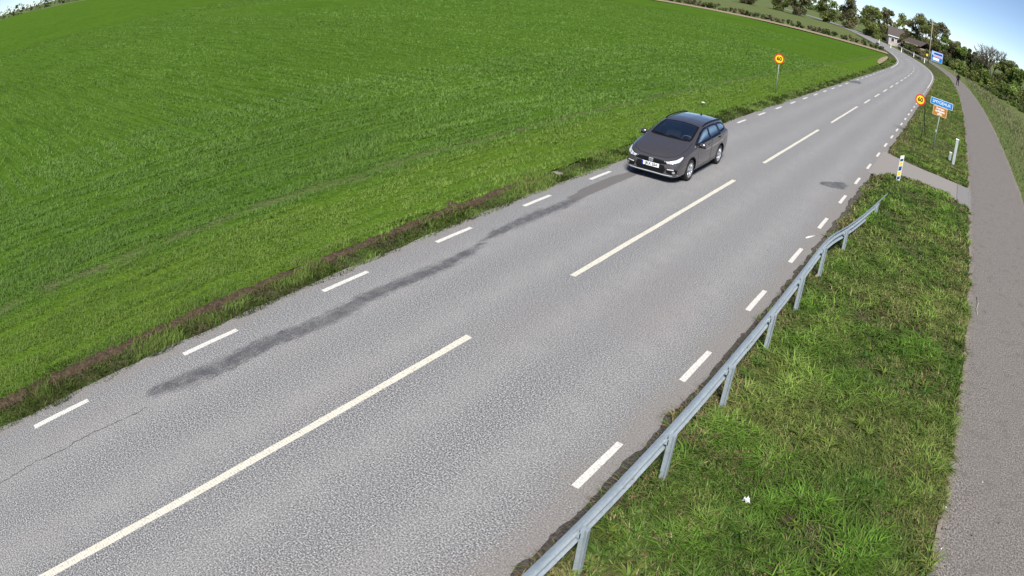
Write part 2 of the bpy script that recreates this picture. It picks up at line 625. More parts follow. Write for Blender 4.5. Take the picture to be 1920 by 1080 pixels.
def polydist(x, y, pts):
    "distance to a polyline and its width interpolated; pts rows (x, y, halfwidth)"
    best = np.full(x.shape, 1e9)
    for (x0, y0, w0), (x1, y1, w1) in zip(pts, pts[1:]):
        dx, dy = x1 - x0, y1 - y0
        t = np.clip(((x - x0) * dx + (y - y0) * dy) / (dx * dx + dy * dy), 0, 1)
        d = np.hypot(x - x0 - t * dx, y - y0 - t * dy) / (w0 + t * (w1 - w0))
        best = np.minimum(best, d)
    return best


def gpts(lst):
    return [(*G(u, v)[:2], hw) for u, v, hw in lst]


sel = RC[:, 1] < 330
rc, rn = RC[sel], RN[sel]
lat = np.r_[np.linspace(-HL, HR, 69)]
nu, nv = len(rc), len(lat)
X = rc[:, None, 0] + rn[:, None, 0] * lat[None]
Yv = rc[:, None, 1] + rn[:, None, 1] * lat[None]
jl = (fbm(rc[:, 1], rc[:, 1] * 0 + 3.3, 1.1, 3) - 0.5) * 0.22
X[:, 0] += jl
X[:, -1] += (fbm(rc[:, 1], rc[:, 1] * 0 + 8.1, 0.8, 3) - 0.5) * 0.22
Z = 0.03 * (1 - (lat / 3.4) ** 2)[None] * 0 + X * 0
xf, yf = X.ravel(), Yv.ravel()
latf = np.tile(lat, nu)
tar = np.zeros_like(xf)
for line in ([(285, 735, .08), (330, 718, .13), (400, 693, .13), (500, 643, .13), (617, 598, .13), (693, 555, .12), (827, 500, .11), (893, 466, .07), (908, 452, .025)],
             [(905, 452, .025), (925, 440, .08), (993, 408, .12), (1060, 383, .11), (1085, 372, .08)]):
    d = polydist(xf, yf, gpts(line))
    tar = np.maximum(tar, 1.12 * (1 - sstep(0.1, 2.5, d)))
d = polydist(xf, yf, [(-3.75, 22.25, .20), (-3.42, 22.55, .36), (-3.27, 23.0, .22)])
tar = np.maximum(tar, 1.15 * (1 - sstep(0.7, 1.3, d)))
d = polydist(xf, yf, [(-8.95, 57.5, .2), (-8.6, 58.5, .45), (-8.55, 60, .25)])
tar = np.maximum(tar, 1.1 * (1 - sstep(0.7, 1.3, d)))
d = polydist(xf, yf, gpts([(1075, 372, .14), (1115, 352, .22), (1150, 337, .20), (1185, 326, .17)]) + [(-8.45, 18.6, .15)])
patch = 1 - sstep(0.8, 1.2, d)
crack = np.zeros_like(xf)
sand = np.maximum(sstep(HR - 0.75, HR - 0.15, latf + (fbm(xf, yf, 1.2) - .5) * .5), sstep(HL - 0.42, HL - 0.1, -latf + (fbm(xf, yf, 1.5) - .5) * .3) * 0.75)
wt = lambda c, s: np.exp(-((latf - c) / s) ** 2)
worn = 0.75 * (wt(-2.05, .42) + wt(-0.6, .36) + wt(0.85, .36) + wt(2.35, .42)) * (0.5 + 0.8 * fbm(xf, yf * 0.2, 0.7))
road = grid_mesh("road", np.stack([xf, yf, Z.ravel()], 1), nu, nv, MA['asphalt'], dict(tar=tar, patch=patch, crack=crack, sand=sand, worn=np.clip(worn, 0, 1)))
tag(road, kind="structure")

def crack_line(pts, parent, wd=.016, z=.003, step=.07, jit=.035, seed=3):
    "an irregular open joint in the asphalt, dark with dirt"
    rg_ = np.random.default_rng(seed)
    P = np.array(pts, float)
    d_ = np.r_[0, np.cumsum(np.hypot(*np.diff(P, axis=0).T))]
    t_ = np.arange(0, d_[-1], step)
    q = np.stack([np.interp(t_, d_, P[:, 0]), np.interp(t_, d_, P[:, 1])], 1)
    q += np.cumsum(rg_.normal(0, jit * .35, q.shape), 0) * .5 + rg_.normal(0, jit * .3, q.shape)
    tg_ = np.gradient(q, axis=0)
    tg_ /= np.linalg.norm(tg_, axis=1)[:, None]
    nn = np.stack([-tg_[:, 1], tg_[:, 0]], 1)
    w_ = wd * rg_.uniform(.15, 1.0, len(q))[:, None] * .5
    V = np.stack([np.c_[q - nn * w_, np.full(len(q), z)], np.c_[q + nn * w_, np.full(len(q), z)]], 1).reshape(-1, 3)
    return grid_mesh("crack", V, len(q), 2, MA['crackdirt'], parent=parent)


crack_line([G(u, v)[:2] for u, v in [(-60, 940), (0, 905), (60, 870), (110, 848), (180, 810), (280, 763)]], road)
crack_line([(-8.02, 3.4), (-8.05, 5.2), (-7.98, 6.1)], road, .010, seed=5)

# painted markings: every dash is a piece of the road
_dash_cache = {}


def dash(name, Y0, Y1, off, width, mat):
    L = Y1 - Y0
    key = (name, round(L, 2), width)
    if key not in _dash_cache:
        bm = bmesh.new()
        n = max(2, int(L / 0.5))
        j = lambda: random.uniform(-0.006, 0.006)
        rows = []
        for k in range(n + 1):
            y = -L / 2 + L * k / n
            rows.append([bm.verts.new((sx * (width / 2 + j()), y + (j() * 2 if k in (0, n) else 0), 0.005)) for sx in (-1, 1)])
        for a, b in zip(rows, rows[1:]):
            bm.faces.new((a[0], a[1], b[1], b[0]))
        top = bm.faces[:]
        r = bmesh.ops.extrude_face_region(bm, geom=top)
        bmesh.ops.translate(bm, verts=[g for g in r['geom'] if isinstance(g, bmesh.types.BMVert)], vec=(0, 0, -0.004))
        me = bpy.data.meshes.new(name)
        bmesh.ops.recalc_face_normals(bm, faces=bm.faces)
        bm.to_mesh(me)
        bm.free()
        me.materials.append(mat)
        _dash_cache[key] = me
    o = bpy.data.objects.new(name, _dash_cache[key])
    q, a = at_road((Y0 + Y1) / 2, off)
    o.location = (q[0], q[1], 0.0)
    o.rotation_euler = (0, 0, a)
    return link(o, road)


for k in range(-2, 28):
    y = 0.91 + 3 * k
    if abs(y - 60.9) < 1.4 or 56.5 < y < 59.5:
        if 56.5 < y < 59.5:
            continue
    dash("edge_dash", y, y + 1.09, -2.865, 0.105, MA['white'])
for k in range(-2, 24):
    y = 5.63 + 3 * k
    dash("edge_dash", y, y + 1.09, 3.20, 0.105, MA['white'])
for k in range(-1, 4):
    dash("centre_dash", -1.476 + 12 * k, 7.524 + 12 * k, 0.0, 0.118, MA['cream'])
for k in range(16):
    dash("centre_dash", 46.2 + 5.85 * k, 49.2 + 5.85 * k, 0.04, 0.115, MA['cream'])


def ribbon(name, Y0, Y1, o0, o1, z, mat, parent=None):
    i0, i1 = np.searchsorted(RC[:, 1], [Y0, Y1])
    c, n_ = RC[i0:i1:4], RN[i0:i1:4]
    a = np.c_[c + n_ * o0, np.full(len(c), z)]
    b = np.c_[c + n_ * o1, np.full(len(c), z)]
    V = np.stack([a, b], 1).reshape(-1, 3)
    return grid_mesh(name, V, len(c), 2, mat, parent=parent)


ribbon("edge_line", 78, 210, 3.15, 3.26, 0.004, MA['white'], road)
ribbon("edge_line", 93, 210, -2.92, -2.81, 0.004, MA['white'], road)

# ------------------------------------------------------------------ ground, field, verges, path
me = bpy.data.meshes.new("ground")
S = 3000
me.from_pydata([(-S, -S, -0.09), (S, -S, -0.09), (S, S, -0.09), (-S, S, -0.09)], [], [(0, 1, 2, 3)])
me.materials.append(MA['ground'])
tag(link(bpy.data.objects.new("ground", me)), kind="structure")


def sheet(name, xs_fn, ys, us, zfn, mat, kind="structure", attrs=None):
    "xs_fn(y) gives left and right x; us in 0..1 across"
    ys, us = np.asarray(ys, float), np.asarray(us, float)
    a, b = xs_fn(ys)
    X = a[:, None] + (b - a)[:, None] * us[None]
    Yy = np.repeat(ys[:, None], len(us), 1)
    Zz = zfn(X, Yy, np.repeat(us[None], len(ys), 0))
    o = grid_mesh(name, np.stack([X.ravel(), Yy.ravel(), Zz.ravel()], 1), len(ys), len(us), mat, {k: f(X, Yy).ravel() for k, f in (attrs or {}).items()})
    if kind:
        o["kind"] = kind
    return o


cx = lambda y: np.interp(y, RC[:, 1], RC[:, 0])
cnx = lambda y: np.interp(y, RC[:, 1], 1 / np.maximum(RN[:, 0], 0.3))
ledge = lambda y: cx(y) - HL * cnx(y)
redge = lambda y: cx(y) + HR * cnx(y)
FIELD_W = lambda y: ledge(y) - 0.72 - 0.9 * sstep(60, 110, y)
ys_f = np.r_[np.arange(-70, -4, 3.0), np.arange(-4, 60, 0.25), np.arange(60, 134, 1.0)]
us_f = np.r_[np.linspace(0, 0.93, 30), np.linspace(0.93, 0.985, 40), np.linspace(0.985, 1, 50)][::1]
us_f = np.unique(us_f)


def field_z(X, Y, U):
    return 0.015 + 0.05 * (fbm(X, Y, 1.6, 3) - 0.5) + 0.25 * (fbm(X, Y, 0.06, 2) - 0.5) * sstep(-14, -40, X) - 0.0012 * 0


field_far = lambda y: (np.full_like(y, -700.0), FIELD_W(y))
field_o = sheet("field", field_far, ys_f, us_f, field_z, MA['field'])

# strip of turned soil between the verge and the crop
ys_s = np.arange(-6, 14.5, 0.05)
soil_x = lambda y: (-10.14 + 0.10 * (fbm(y, y * 0, .9) - .5), -9.80 + 0.12 * (fbm(y, y * 0 + 4, .8) - .5))
sheet("soil_strip", soil_x, ys_s, np.linspace(0, 1, 15), lambda X, Y, U: -0.03 + np.sin(np.pi * U) ** .7 * (0.01 + 0.05 * fbm(X, Y, 1.5, 2) + 0.11 * fbm(X, Y, 9.0, 3) ** 1.5), MA['soil'])
sheet("verge_roadside", lambda y: (FIELD_W(y) - 0.1, ledge(y) + 0.18), np.r_[np.arange(-8, 45, .3), np.arange(45, 200, 2.0)], np.linspace(0, 1, 8),
      lambda X, Y, U: -0.035 + 0.045 * (fbm(X, Y, 2.2) - .2) * np.sin(np.pi * np.clip(U, 0, 1)) ** .5 - 0.01, MA['verge'])

PATH_C = [(3.40, -30), (3.38, 0), (3.33, 20), (3.30, 40), (3.20, 60), (2.9, 78), (2.35, 95), (1.55, 110), (0.4, 124), (-1.2, 138), (-3.4, 152), (-6.5, 168), (-11, 188)]
PC, PN, PS = smooth_line(PATH_C, 0.25)
PH = np.interp(PC[:, 1], [0, 40, 100, 150], [1.64, 1.64, 1.45, 1.25])
pl = np.linspace(-1, 1, 33)
PX = PC[:, None, 0] + PN[:, None, 0] * pl[None] * PH[:, None]
PY = PC[:, None, 1] + PN[:, None, 1] * pl[None] * PH[:, None]
jag = (fbm(PC[:, 1], PC[:, 1] * 0 + 6.6, 1.3, 3) - .5)
PX[:, 0] += jag * 0.22
PX[:, -1] += (fbm(PC[:, 1], PC[:, 1] * 0 + 2.6, 1.3, 3) - .5) * 0.25
pxf, pyf = PX.ravel(), PY.ravel()
pcr = 1 - sstep(0.3, 4.0, polydist(pxf, pyf, [(2.1, 36.85, .02), (3.4, 35.9, .02), (5.2, 34.2, .02)]))
pu = np.tile(np.abs(pl), len(PC))
path = grid_mesh("path", np.stack([pxf, pyf, np.zeros_like(pxf) + 0.002], 1), len(PC), 33, MA['path'], dict(crack=pcr, sand=sstep(0.86, 1.0, pu)))
tag(path, kind="structure")
pedge_l = lambda y: np.interp(y, PC[:, 1], PC[:, 0] - PH)
pedge_r = lambda y: np.interp(y, PC[:, 1], PC[:, 0] + PH)

# little paved crossing between road and path
ap = [(-2.75, 26.0), (-2.36, 26.05), (-2.05, 26.9), (-1.45, 27.45), (-0.5, 27.55), (0.3, 27.35), (0.75, 27.1), (1.12, 26.75), (1.12, 30.1), (0.2, 30.25), (-0.6, 30.4), (-1.34, 30.6), (-2.1, 31.1), (-2.40, 31.4), (-2.75, 31.3)]
bm = bmesh.new()
f = bm.faces.new([bm.verts.new((x, y, 0.006)) for x, y in ap])
bmesh.ops.triangulate(bm, faces=[f])
MA['apron'] = simple("crossing_asphalt", (.225, .205, .190), 0.92, var=0.30, vscale=28, bump=0.3)
apron = bm_obj("pavement", bm, MA['apron'])
if apron.data.polygons[0].normal.z < 0:
    apron.data.flip_normals()
for nm in ("crack", "sand"):
    add_attr(apron.data, nm, [0.0] * len(apron.data.vertices))
tag(apron, kind="structure")
bm = bmesh.new()
f = bm.faces.new([bm.verts.new((x, y, 0.007)) for x, y in [(1.135, 26.6), (1.42, 26.35), (1.80, 26.2), (1.80, 30.0), (1.45, 30.05), (1.135, 30.1)]])
pj = tag(bm_obj("pavement_joint", bm, MA['thermo']), kind="structure")
if pj.data.polygons[0].normal.z < 0:
    pj.data.flip_normals()

APX = np.array(ap)


def in_poly(x, y, P):
    c = np.zeros(x.shape, bool)
    n = len(P)
    for i in range(n):
        x0, y0 = P[i]
        x1, y1 = P[(i + 1) % n]
        k = ((y0 > y) != (y1 > y)) & (x < (x1 - x0) * (y - y0) / (y1 - y0 + 1e-12) + x0)
        c ^= k
    return c


ap_full = [(-2.9, 25.9)] + ap[1:7] + [(1.15, 26.7), (1.9, 26.15), (1.9, 30.05)] + ap[9:13] + [(-2.9, 31.4)]


def verge_r_z(X, Y, U):
    z = -0.03 + 0.06 * fbm(X, Y, 1.7, 3) * np.sin(np.pi * np.clip(U, .02, .98)) ** .5 + 0.05 * np.sin(np.pi * U) * fbm(X, Y, 0.5)
    hole = in_poly(X, Y, ap_full)
    return np.where(hole, -0.05, z)


sheet("verge", lambda y: (redge(y) - 0.15, pedge_l(y) + 0.12), np.r_[np.arange(-10, 45, .2), np.arange(45, 170, 1.0)], np.linspace(0, 1, 26), verge_r_z, MA['verge'])
sheet("soil_edge", lambda y: (redge(y) - 0.10 + 0.16 * (fbm(y, y * 0 + 9, 3.1, 3) - .5), redge(y) + 0.22 + 0.3 * (fbm(y, y * 0 + 1, .9) - .5)), np.arange(-8, 24.5, .1), np.linspace(0, 1, 9),
      lambda X, Y, U: -0.028 + (0.055 * fbm(X, Y, 5.0, 3) + 0.018) * np.sin(np.pi * np.clip(U, .0, 1)) ** .6, MA['grit'])
sheet("bank", lambda y: (pedge_r(y) - 0.10, pedge_r(y) + 40), np.r_[np.arange(0, 60, 0.6), np.arange(60, 175, 2.0)], np.r_[np.linspace(0, .2, 20), np.linspace(.22, 1, 20)],
      lambda X, Y, U: -0.04 + 0.25 * fbm(X, Y, 0.4) * sstep(0.0, .1, U) - 0.5 * sstep(.02, .25, U) - 0.6 * sstep(.2, 1, U), MA['ground'])

# bare dry soil at the far corners of the field
def blob(name, pts, z, mat):
    bm = bmesh.new()
    pts = np.array(pts, float)
    c = pts.mean(0)
    r = bm.verts.new((c[0], c[1], z + .03))
    vsx = [bm.verts.new((x, y, z)) for x, y in pts]
    for a, b in zip(vsx, vsx[1:] + vsx[:1]):
        bm.faces.new((r, a, b))
    return tag(bm_obj(name, bm, mat), kind="structure")


ys_b = np.arange(92, 120, 1.0)
sheet("bare_soil", lambda y: (FIELD_W(y) - 0.1 - 0.75 * np.sin(np.pi * np.clip((y - 92) / 28, 0, 1)) ** .7, FIELD_W(y) + 0.1), ys_b, np.linspace(0, 1, 5), lambda X, Y, U: 0.10 + 0.04 * np.sin(np.pi * U), MA['drysoil'])
ys_e = np.linspace(128.5, 136, 9)
sheet("bare_soil", lambda y: (np.full_like(y, -190.0), ledge(y) - 1.2), ys_e, np.linspace(0, 1, 40), lambda X, Y, U: 0.12 + 0.05 * fbm(X, Y, .5), MA['drysoil'])


# ------------------------------------------------------------------ grass and crop as blades
def blades(name, P, h, wd, col, lean, mat, label, cat, az=None, seg=2, kind="stuff"):
    n = len(P)
    P = np.asarray(P, np.float32)
    if az is None:
        az = RNG.random(n) * 2 * np.pi
    d = np.stack([np.cos(az), np.sin(az), 0 * az], 1)
    s = np.stack([-np.sin(az), np.cos(az), 0 * az], 1)
    w2 = (wd * 0.5)[:, None]
    up = np.array([0, 0, 1.0])
    H, Ln = h[:, None], lean[:, None]
    if seg == 2:
        mid = P + up * H * 0.55 + d * (Ln * H * 0.28)
        tip = P + up * H * (1 - 0.25 * Ln) + d * (Ln * H * 0.95)
        V = np.stack([P - s * w2, P + s * w2, mid + s * w2 * .8, mid - s * w2 * .8, tip], 1).reshape(-1, 3)
        b = np.arange(n)[:, None] * 5
        q = b + np.array([[0, 1, 2, 3]])
        t = b + np.array([[3, 2, 4]])
        loops = np.concatenate([q, t], 1).ravel()
        starts = (np.arange(n)[:, None] * 7 + np.array([[0, 4]])).ravel()
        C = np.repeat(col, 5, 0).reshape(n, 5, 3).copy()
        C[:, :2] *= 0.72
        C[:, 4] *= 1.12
        npoly = 2 * n
    else:
        tip = P + up * H * (1 - 0.2 * Ln) + d * (Ln * H * 0.8)
        V = np.stack([P - s * w2, P + s * w2, tip], 1).reshape(-1, 3)
        loops = np.arange(3 * n)
        starts = np.arange(n) * 3
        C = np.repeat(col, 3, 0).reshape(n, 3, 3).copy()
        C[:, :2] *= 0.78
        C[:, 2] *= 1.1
        npoly = n
    me = bpy.data.meshes.new(name)
    me.vertices.add(len(V))
    me.vertices.foreach_set("co", V.astype(np.float32).ravel())
    me.loops.add(len(loops))
    me.loops.foreach_set("vertex_index", loops.astype(np.int32))
    me.polygons.add(npoly)
    me.polygons.foreach_set("loop_start", starts.astype(np.int32))
    me.update(calc_edges=True)
    C = C.reshape(-1, 3)
    ca = me.color_attributes.new("Col", 'FLOAT_COLOR', 'POINT')
    ca.data.foreach_set("color", np.c_[C, np.ones(len(C))].astype(np.float32).ravel())
    me.materials.append(mat)
    o = link(bpy.data.objects.new(name, me))
    return tag(o, label, cat, kind=kind)


def lerp3(t, a, b):
    t = np.clip(t, 0, 1)[:, None]
    return np.array(a)[None] * (1 - t) + np.array(b)[None] * t


def scatter(n, x0, x1, y0, y1, p=2.0, dmin=9.0):
    "points thinning out with distance from the mast"
    out = []
    got = 0
    while got < n:
        x = RNG.uniform(x0, x1, n * 2)
        y = y0 + (y1 - y0) * RNG.random(n * 2)
        dd = np.sqrt(x * x + y * y + 33)
        k = RNG.random(n * 2) < (dmin / np.maximum(dd, dmin)) ** p
        out.append(np.stack([x[k], y[k]], 1))
        got += k.sum()
    return np.concatenate(out)[:n]


# right-hand verge between the guard rail and the path
def verge_grass(n, y0, y1, seg, hs, ws, name, label):
    P = scatter(n, -2.75, 1.95, y0, y1, 1.6)
    x, y = P[:, 0], P[:, 1]
    rag = (fbm(x, y, 2.2, 3) - .5)
    lo, hi = redge(y), pedge_l(y)
    k = (x > lo + 0.02 + 0.30 * (fbm(x, y, 1.4) - .35)) & (x < hi + 0.02 + 0.30 * rag)
    k &= ~in_poly(x + 0.25 * rag, y + 0.25 * rag, ap_full)
    thin = sstep(lo + 0.75, lo + 0.20, x)                     # gravelly strip along the asphalt
    bare = sstep(0.60, 0.74, fbm(x + 40, y, 0.75, 3)) * 0.75
    k &= RNG.random(len(x)) > np.maximum(thin * 0.66, bare)
    x, y = x[k], y[k]
    a, b, c = fbm(x, y, 0.55, 3), fbm(x + 90, y + 13, 1.5, 2), fbm(x + 31, y + 77, 3.2, 2)
    col = lerp3(sstep(.35, .68, a), (.080, .142, .022), (.142, .182, .044))
    col = col + (lerp3(sstep(.55, .75, b), (0, 0, 0), (.030, .070, .004)))
    col = lerp3(np.zeros(len(x)), (0, 0, 0), (0, 0, 0)) + col
    dry = (RNG.random(len(x)) < 0.12 + 0.32 * sstep(.50, .68, fbm(x + 200, y + 60, .8, 3)) + .4 * sstep(.75, .2, x - redge(y)))
    col[dry] = np.array([.26, .205, .105]) * RNG.uniform(.55, 1.15, (dry.sum(), 1))
    col *= RNG.uniform(.45, 1.6, (len(x), 1)) * (0.80 + 0.45 * c)[:, None]
    h = hs * RNG.uniform(.45, 1.25, len(x)) * (0.8 + 0.5 * sstep(.45, .75, b)) * (0.7 + 0.5 * c)
    h *= np.where(dry, .8, 1)
    az = fbm(x, y, 2.3, 2) * 14 + RNG.normal(0, 1.5, len(x))
    dd = np.sqrt(x * x + y * y + 33)
    wd = ws * RNG.uniform(.6, 1.3, len(x)) * np.maximum(1, dd / 11)
    z = -0.02 + 0.03 * c
    return blades(name, np.stack([x, y, z], 1), h, wd, col, RNG.uniform(.6, 2.1, len(x)), MA['grass'], label, "grass", az, seg)


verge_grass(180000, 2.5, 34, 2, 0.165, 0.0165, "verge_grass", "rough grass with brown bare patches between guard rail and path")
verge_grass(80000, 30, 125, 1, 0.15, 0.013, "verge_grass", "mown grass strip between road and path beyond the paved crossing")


cl = scatter(230, -2.2, 1.75, 3.0, 26, 1.2)
n_ = 230 * 14
ci = np.repeat(np.arange(230), 14)
a_ = RNG.random(n_) * 2 * np.pi
wcol = lerp3(RNG.random(230), (.050, .115, .018), (.150, .200, .030))[ci] * RNG.uniform(.7, 1.3, (n_, 1))
sz = RNG.uniform(.6, 1.3, 230)[ci]
wp = np.stack([cl[ci, 0] + .02 * np.cos(a_), cl[ci, 1] + .02 * np.sin(a_), np.full(n_, .03)], 1)
kk_ = ~in_poly(cl[ci, 0], cl[ci, 1], ap_full)
blades("verge_weeds", wp[kk_], (.13 * sz * RNG.uniform(.6, 1.2, n_))[kk_], (.030 * sz)[kk_], wcol[kk_], RNG.uniform(1.0, 2.2, n_)[kk_], MA['grass'], "broad-leaved weeds scattered through the verge grass", "weeds", a_[kk_], 2)


# bank on the far side of the path
P = scatter(60000, 3.0, 30.0, 14, 150, 1.5)
x, y = P[:, 0], P[:, 1]
k = x > pedge_r(y) - 0.05 + 0.25 * (fbm(x, y, 1.5) - .4)
x, y = x[k], y[k]
a = fbm(x, y, .35, 3)
off = x - pedge_r(y)
col = lerp3(sstep(.4, 2.5, off + 2.0 * (a - .5)), (.085, .130, .024), (.185, .190, .090)) * RNG.uniform(.6, 1.3, (len(x), 1))
dd = np.sqrt(x * x + y * y + 33)
bz = 0.10 - 0.5 * sstep(.8, 10, off) - 0.6 * sstep(8, 40, off)
blades("bank_grass", np.stack([x, y, bz], 1), (0.16 + 0.22 * sstep(.5, 3, off)) * RNG.uniform(.5, 1.3, len(x)), .012 * np.maximum(1, dd / 11), col, RNG.uniform(.2, 1.0, len(x)), MA['grass'],
       "pale uncut grass on the far side of the path", "grass", None, 1)

n_ = 2600
y = RNG.uniform(6, 60, n_) ** 1.0
sd = RNG.random(n_) < .6
x = np.where(sd, pedge_l(y) + np.abs(RNG.normal(0, .16, n_)), pedge_r(y) - np.abs(RNG.normal(0, .16, n_)))
m_ = RNG.random(n_) < .18
x[m_] = RNG.uniform(1.7, 4.9, m_.sum())
col = lerp3(RNG.random(n_), (.045, .038, .028), (.22, .19, .12)) * RNG.uniform(.6, 1.2, (n_, 1))
blades("path_debris", np.stack([x, y, np.full(n_, .006)], 1), RNG.uniform(.012, .035, n_), RNG.uniform(.01, .04, n_), col, np.full(n_, 1.0), MA['grass'], "loose grit and dry clippings along the path edges", "debris", None, 1)

# left roadside verge, with the turned soil showing through
P = scatter(95000, -11.6, -9.0, -4, 120, 1.5)
x, y = P[:, 0], P[:, 1]
e = ledge(y)
rag = fbm(x, y, 2.0, 3) - .5
k = (x < e + 0.10 + 0.28 * rag) & (x > FIELD_W(y) - 0.25)
soil_d = np.abs(x + 9.97 + 0.2 * rag)
soilm = (1 - sstep(.05, .17, soil_d)) * sstep(.36, .52, fbm(x, y, .8, 2) + 0.12 * sstep(14, 2, y)) * sstep(15, 11, y)
k &= RNG.random(len(x)) > soilm * 0.90
x, y = x[k], y[k]
b, c = fbm(x + 9, y, 1.4, 2), fbm(x + 3, y + 77, 3.2, 2)
col = lerp3(sstep(.35, .65, b), (.082, .148, .022), (.130, .195, .034)) * RNG.uniform(.6, 1.3, (len(x), 1)) * (0.7 + .6 * c)[:, None]
dry = RNG.random(len(x)) < .07
col[dry] = np.array([.24, .19, .10]) * RNG.uniform(.6, 1.1, (dry.sum(), 1))
dd = np.sqrt(x * x + y * y + 33)
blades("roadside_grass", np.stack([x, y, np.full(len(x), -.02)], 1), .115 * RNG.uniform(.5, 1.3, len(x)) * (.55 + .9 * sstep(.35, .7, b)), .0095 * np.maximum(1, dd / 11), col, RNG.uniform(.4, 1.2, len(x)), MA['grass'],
       "dark green grass strip between asphalt edge and crop field", "grass", fbm(x, y, 1.1, 2) * 12 + RNG.normal(0, 1, len(x)), 2)


# young crop
def crop(n, x0, x1, y0, y1, hs, ws, p, label):
    P = scatter(n, x0, x1, y0, y1, p, 11)
    x, y = P[:, 0], P[:, 1]
    rag = fbm(x, y, 1.3, 3) - .5
    k = x < FIELD_W(y) + 0.02 + 0.4 * rag
    tw = 0.25 * (fbm(x * 0 + 2, y, .35, 3) - .5)
    gapn = np.where(x < -20.4, fbm(x * .5, y * 5.0, 1.0, 3), fbm(x * 6.0, y * .7, 1.0, 3))
    k &= RNG.random(len(x)) > 0.9 * sstep(.50, .36, gapn)
    track = np.exp(-((x + 13.35 + tw) / .14) ** 2) * .90
    tram = np.exp(-((x + 20.1 + 2 * tw) / .28) ** 2) * .85 + np.exp(-((x + 17.3 + tw) / .14) ** 2) * .4
    k &= RNG.random(len(x)) > np.maximum(track, tram)
    x, y = x[k], y[k]
    inner = x < -20.4
    s = np.where(inner, fbm(x * .12, y * 1.5, 1.0, 3), fbm(x * 1.8, y * .22, 1.0, 3))
    g = fbm(x + 50, y + 20, .12, 3)
    near = sstep(-13.2, -12.5, x + .3 * (fbm(x, y, .8) - .5))
    col = lerp3(s * 1.3 - .15, (.096, .186, .036), (.158, .268, .052))
    col = col * (1 - near[:, None]) + near[:, None] * lerp3(fbm(x, y, 1.6, 2), (.116, .198, .036), (.190, .282, .052))
    col *= (0.78 + .5 * g)[:, None] * RNG.uniform(.7, 1.25, (len(x), 1))
    dd = np.sqrt(x * x + y * y + 33)
    h = hs * RNG.uniform(.6, 1.3, len(x)) * (.45 + .95 * s) * (1 - .25 * near)
    z = field_z(x, y, 0) - 0.01
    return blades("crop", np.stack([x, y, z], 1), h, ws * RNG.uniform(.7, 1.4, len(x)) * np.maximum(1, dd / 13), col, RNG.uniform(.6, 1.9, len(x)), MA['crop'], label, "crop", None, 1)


crop(430000, -24, -9.8, -4, 70, .108, .014, 1.9, "bright green young cereal crop along the roadside headland")
crop(260000, -95, -23, -2, 100, .105, .013, 1.7, "young cereal crop in the open field beyond the tramline")

# ------------------------------------------------------------------ guard rail
rail = tag(empty("guard_rail", (-2.09, 8.0, 0)), "galvanised steel crash barrier with posts running along the road edge", "guard rail")
RAIL_Y = [-7, 3, 10, 14.6, 15.6, 16.6, 18.5, 20.6, 22.4, 24.2]
RAIL_X = [0, 0, 0, 0.0, 0.05, 0.16, 0.30, 0.42, 0.50, 0.56]
RAIL_T = [.745, .745, .745, .745, .70, .59, .44, .29, .15, .02]
W_PROF = [(0.0, 0.0), (-.030, -.012), (-.078, -.045), (-.083, -.062), (-.083, -.088), (-.074, -.102), (-.012, -.136), (-.004, -.146), (-.004, -.166), (-.012, -.176), (-.074, -.208), (-.083, -.222), (-.083, -.248), (-.078, -.264), (-.030, -.298), (0.0, -.310)]


W_PROF = [(a * .82, b * .80) for a, b in W_PROF]
_ry = np.arange(-9, 26, .1)
_rk = np.ones(11) / 11
_rx = np.convolve(np.pad(np.interp(_ry, RAIL_Y, RAIL_X), 5, 'edge'), _rk, 'valid')
_rt = np.convolve(np.pad(np.interp(_ry, RAIL_Y, RAIL_T), 5, 'edge'), _rk, 'valid')


def rail_at(y):
    return -2.155 + np.interp(y, _ry, _rx), np.interp(y, _ry, _rt)


def rail_piece(y0, y1, z_off=0.0):
    ys = np.linspace(y0, y1, 11)
    V, F = [], []
    m = len(W_PROF)
    for side in (0, 1):
        for y in ys:
            x, t = rail_at(y)
            for k, (dx, dz) in enumerate(W_PROF):
                V.append((x + dx + side * 0.006 - z_off + 2.09, y - 8.0, t + dz - side * 0.002))
    n = len(ys)
    for side in (0, 1):
        b = side * n * m
        for i in range(n - 1):
            for k in range(m - 1):
                q = [b + i * m + k, b + i * m + k + 1, b + (i + 1) * m + k + 1, b + (i + 1) * m + k]
                F.append(q if side else q[::-1])
    for i in range(n - 1):
        for k in (0, m - 1):
            F.append([i * m + k, (i + 1) * m + k, n * m + (i + 1) * m + k, n * m + i * m + k])
    for i in (0, n - 1):
        for k in range(m - 1):
            F.append([i * m + k, i * m + k + 1, n * m + i * m + k + 1, n * m + i * m + k])
    return mesh_obj("beam", V, F, MA['steel'], rail)


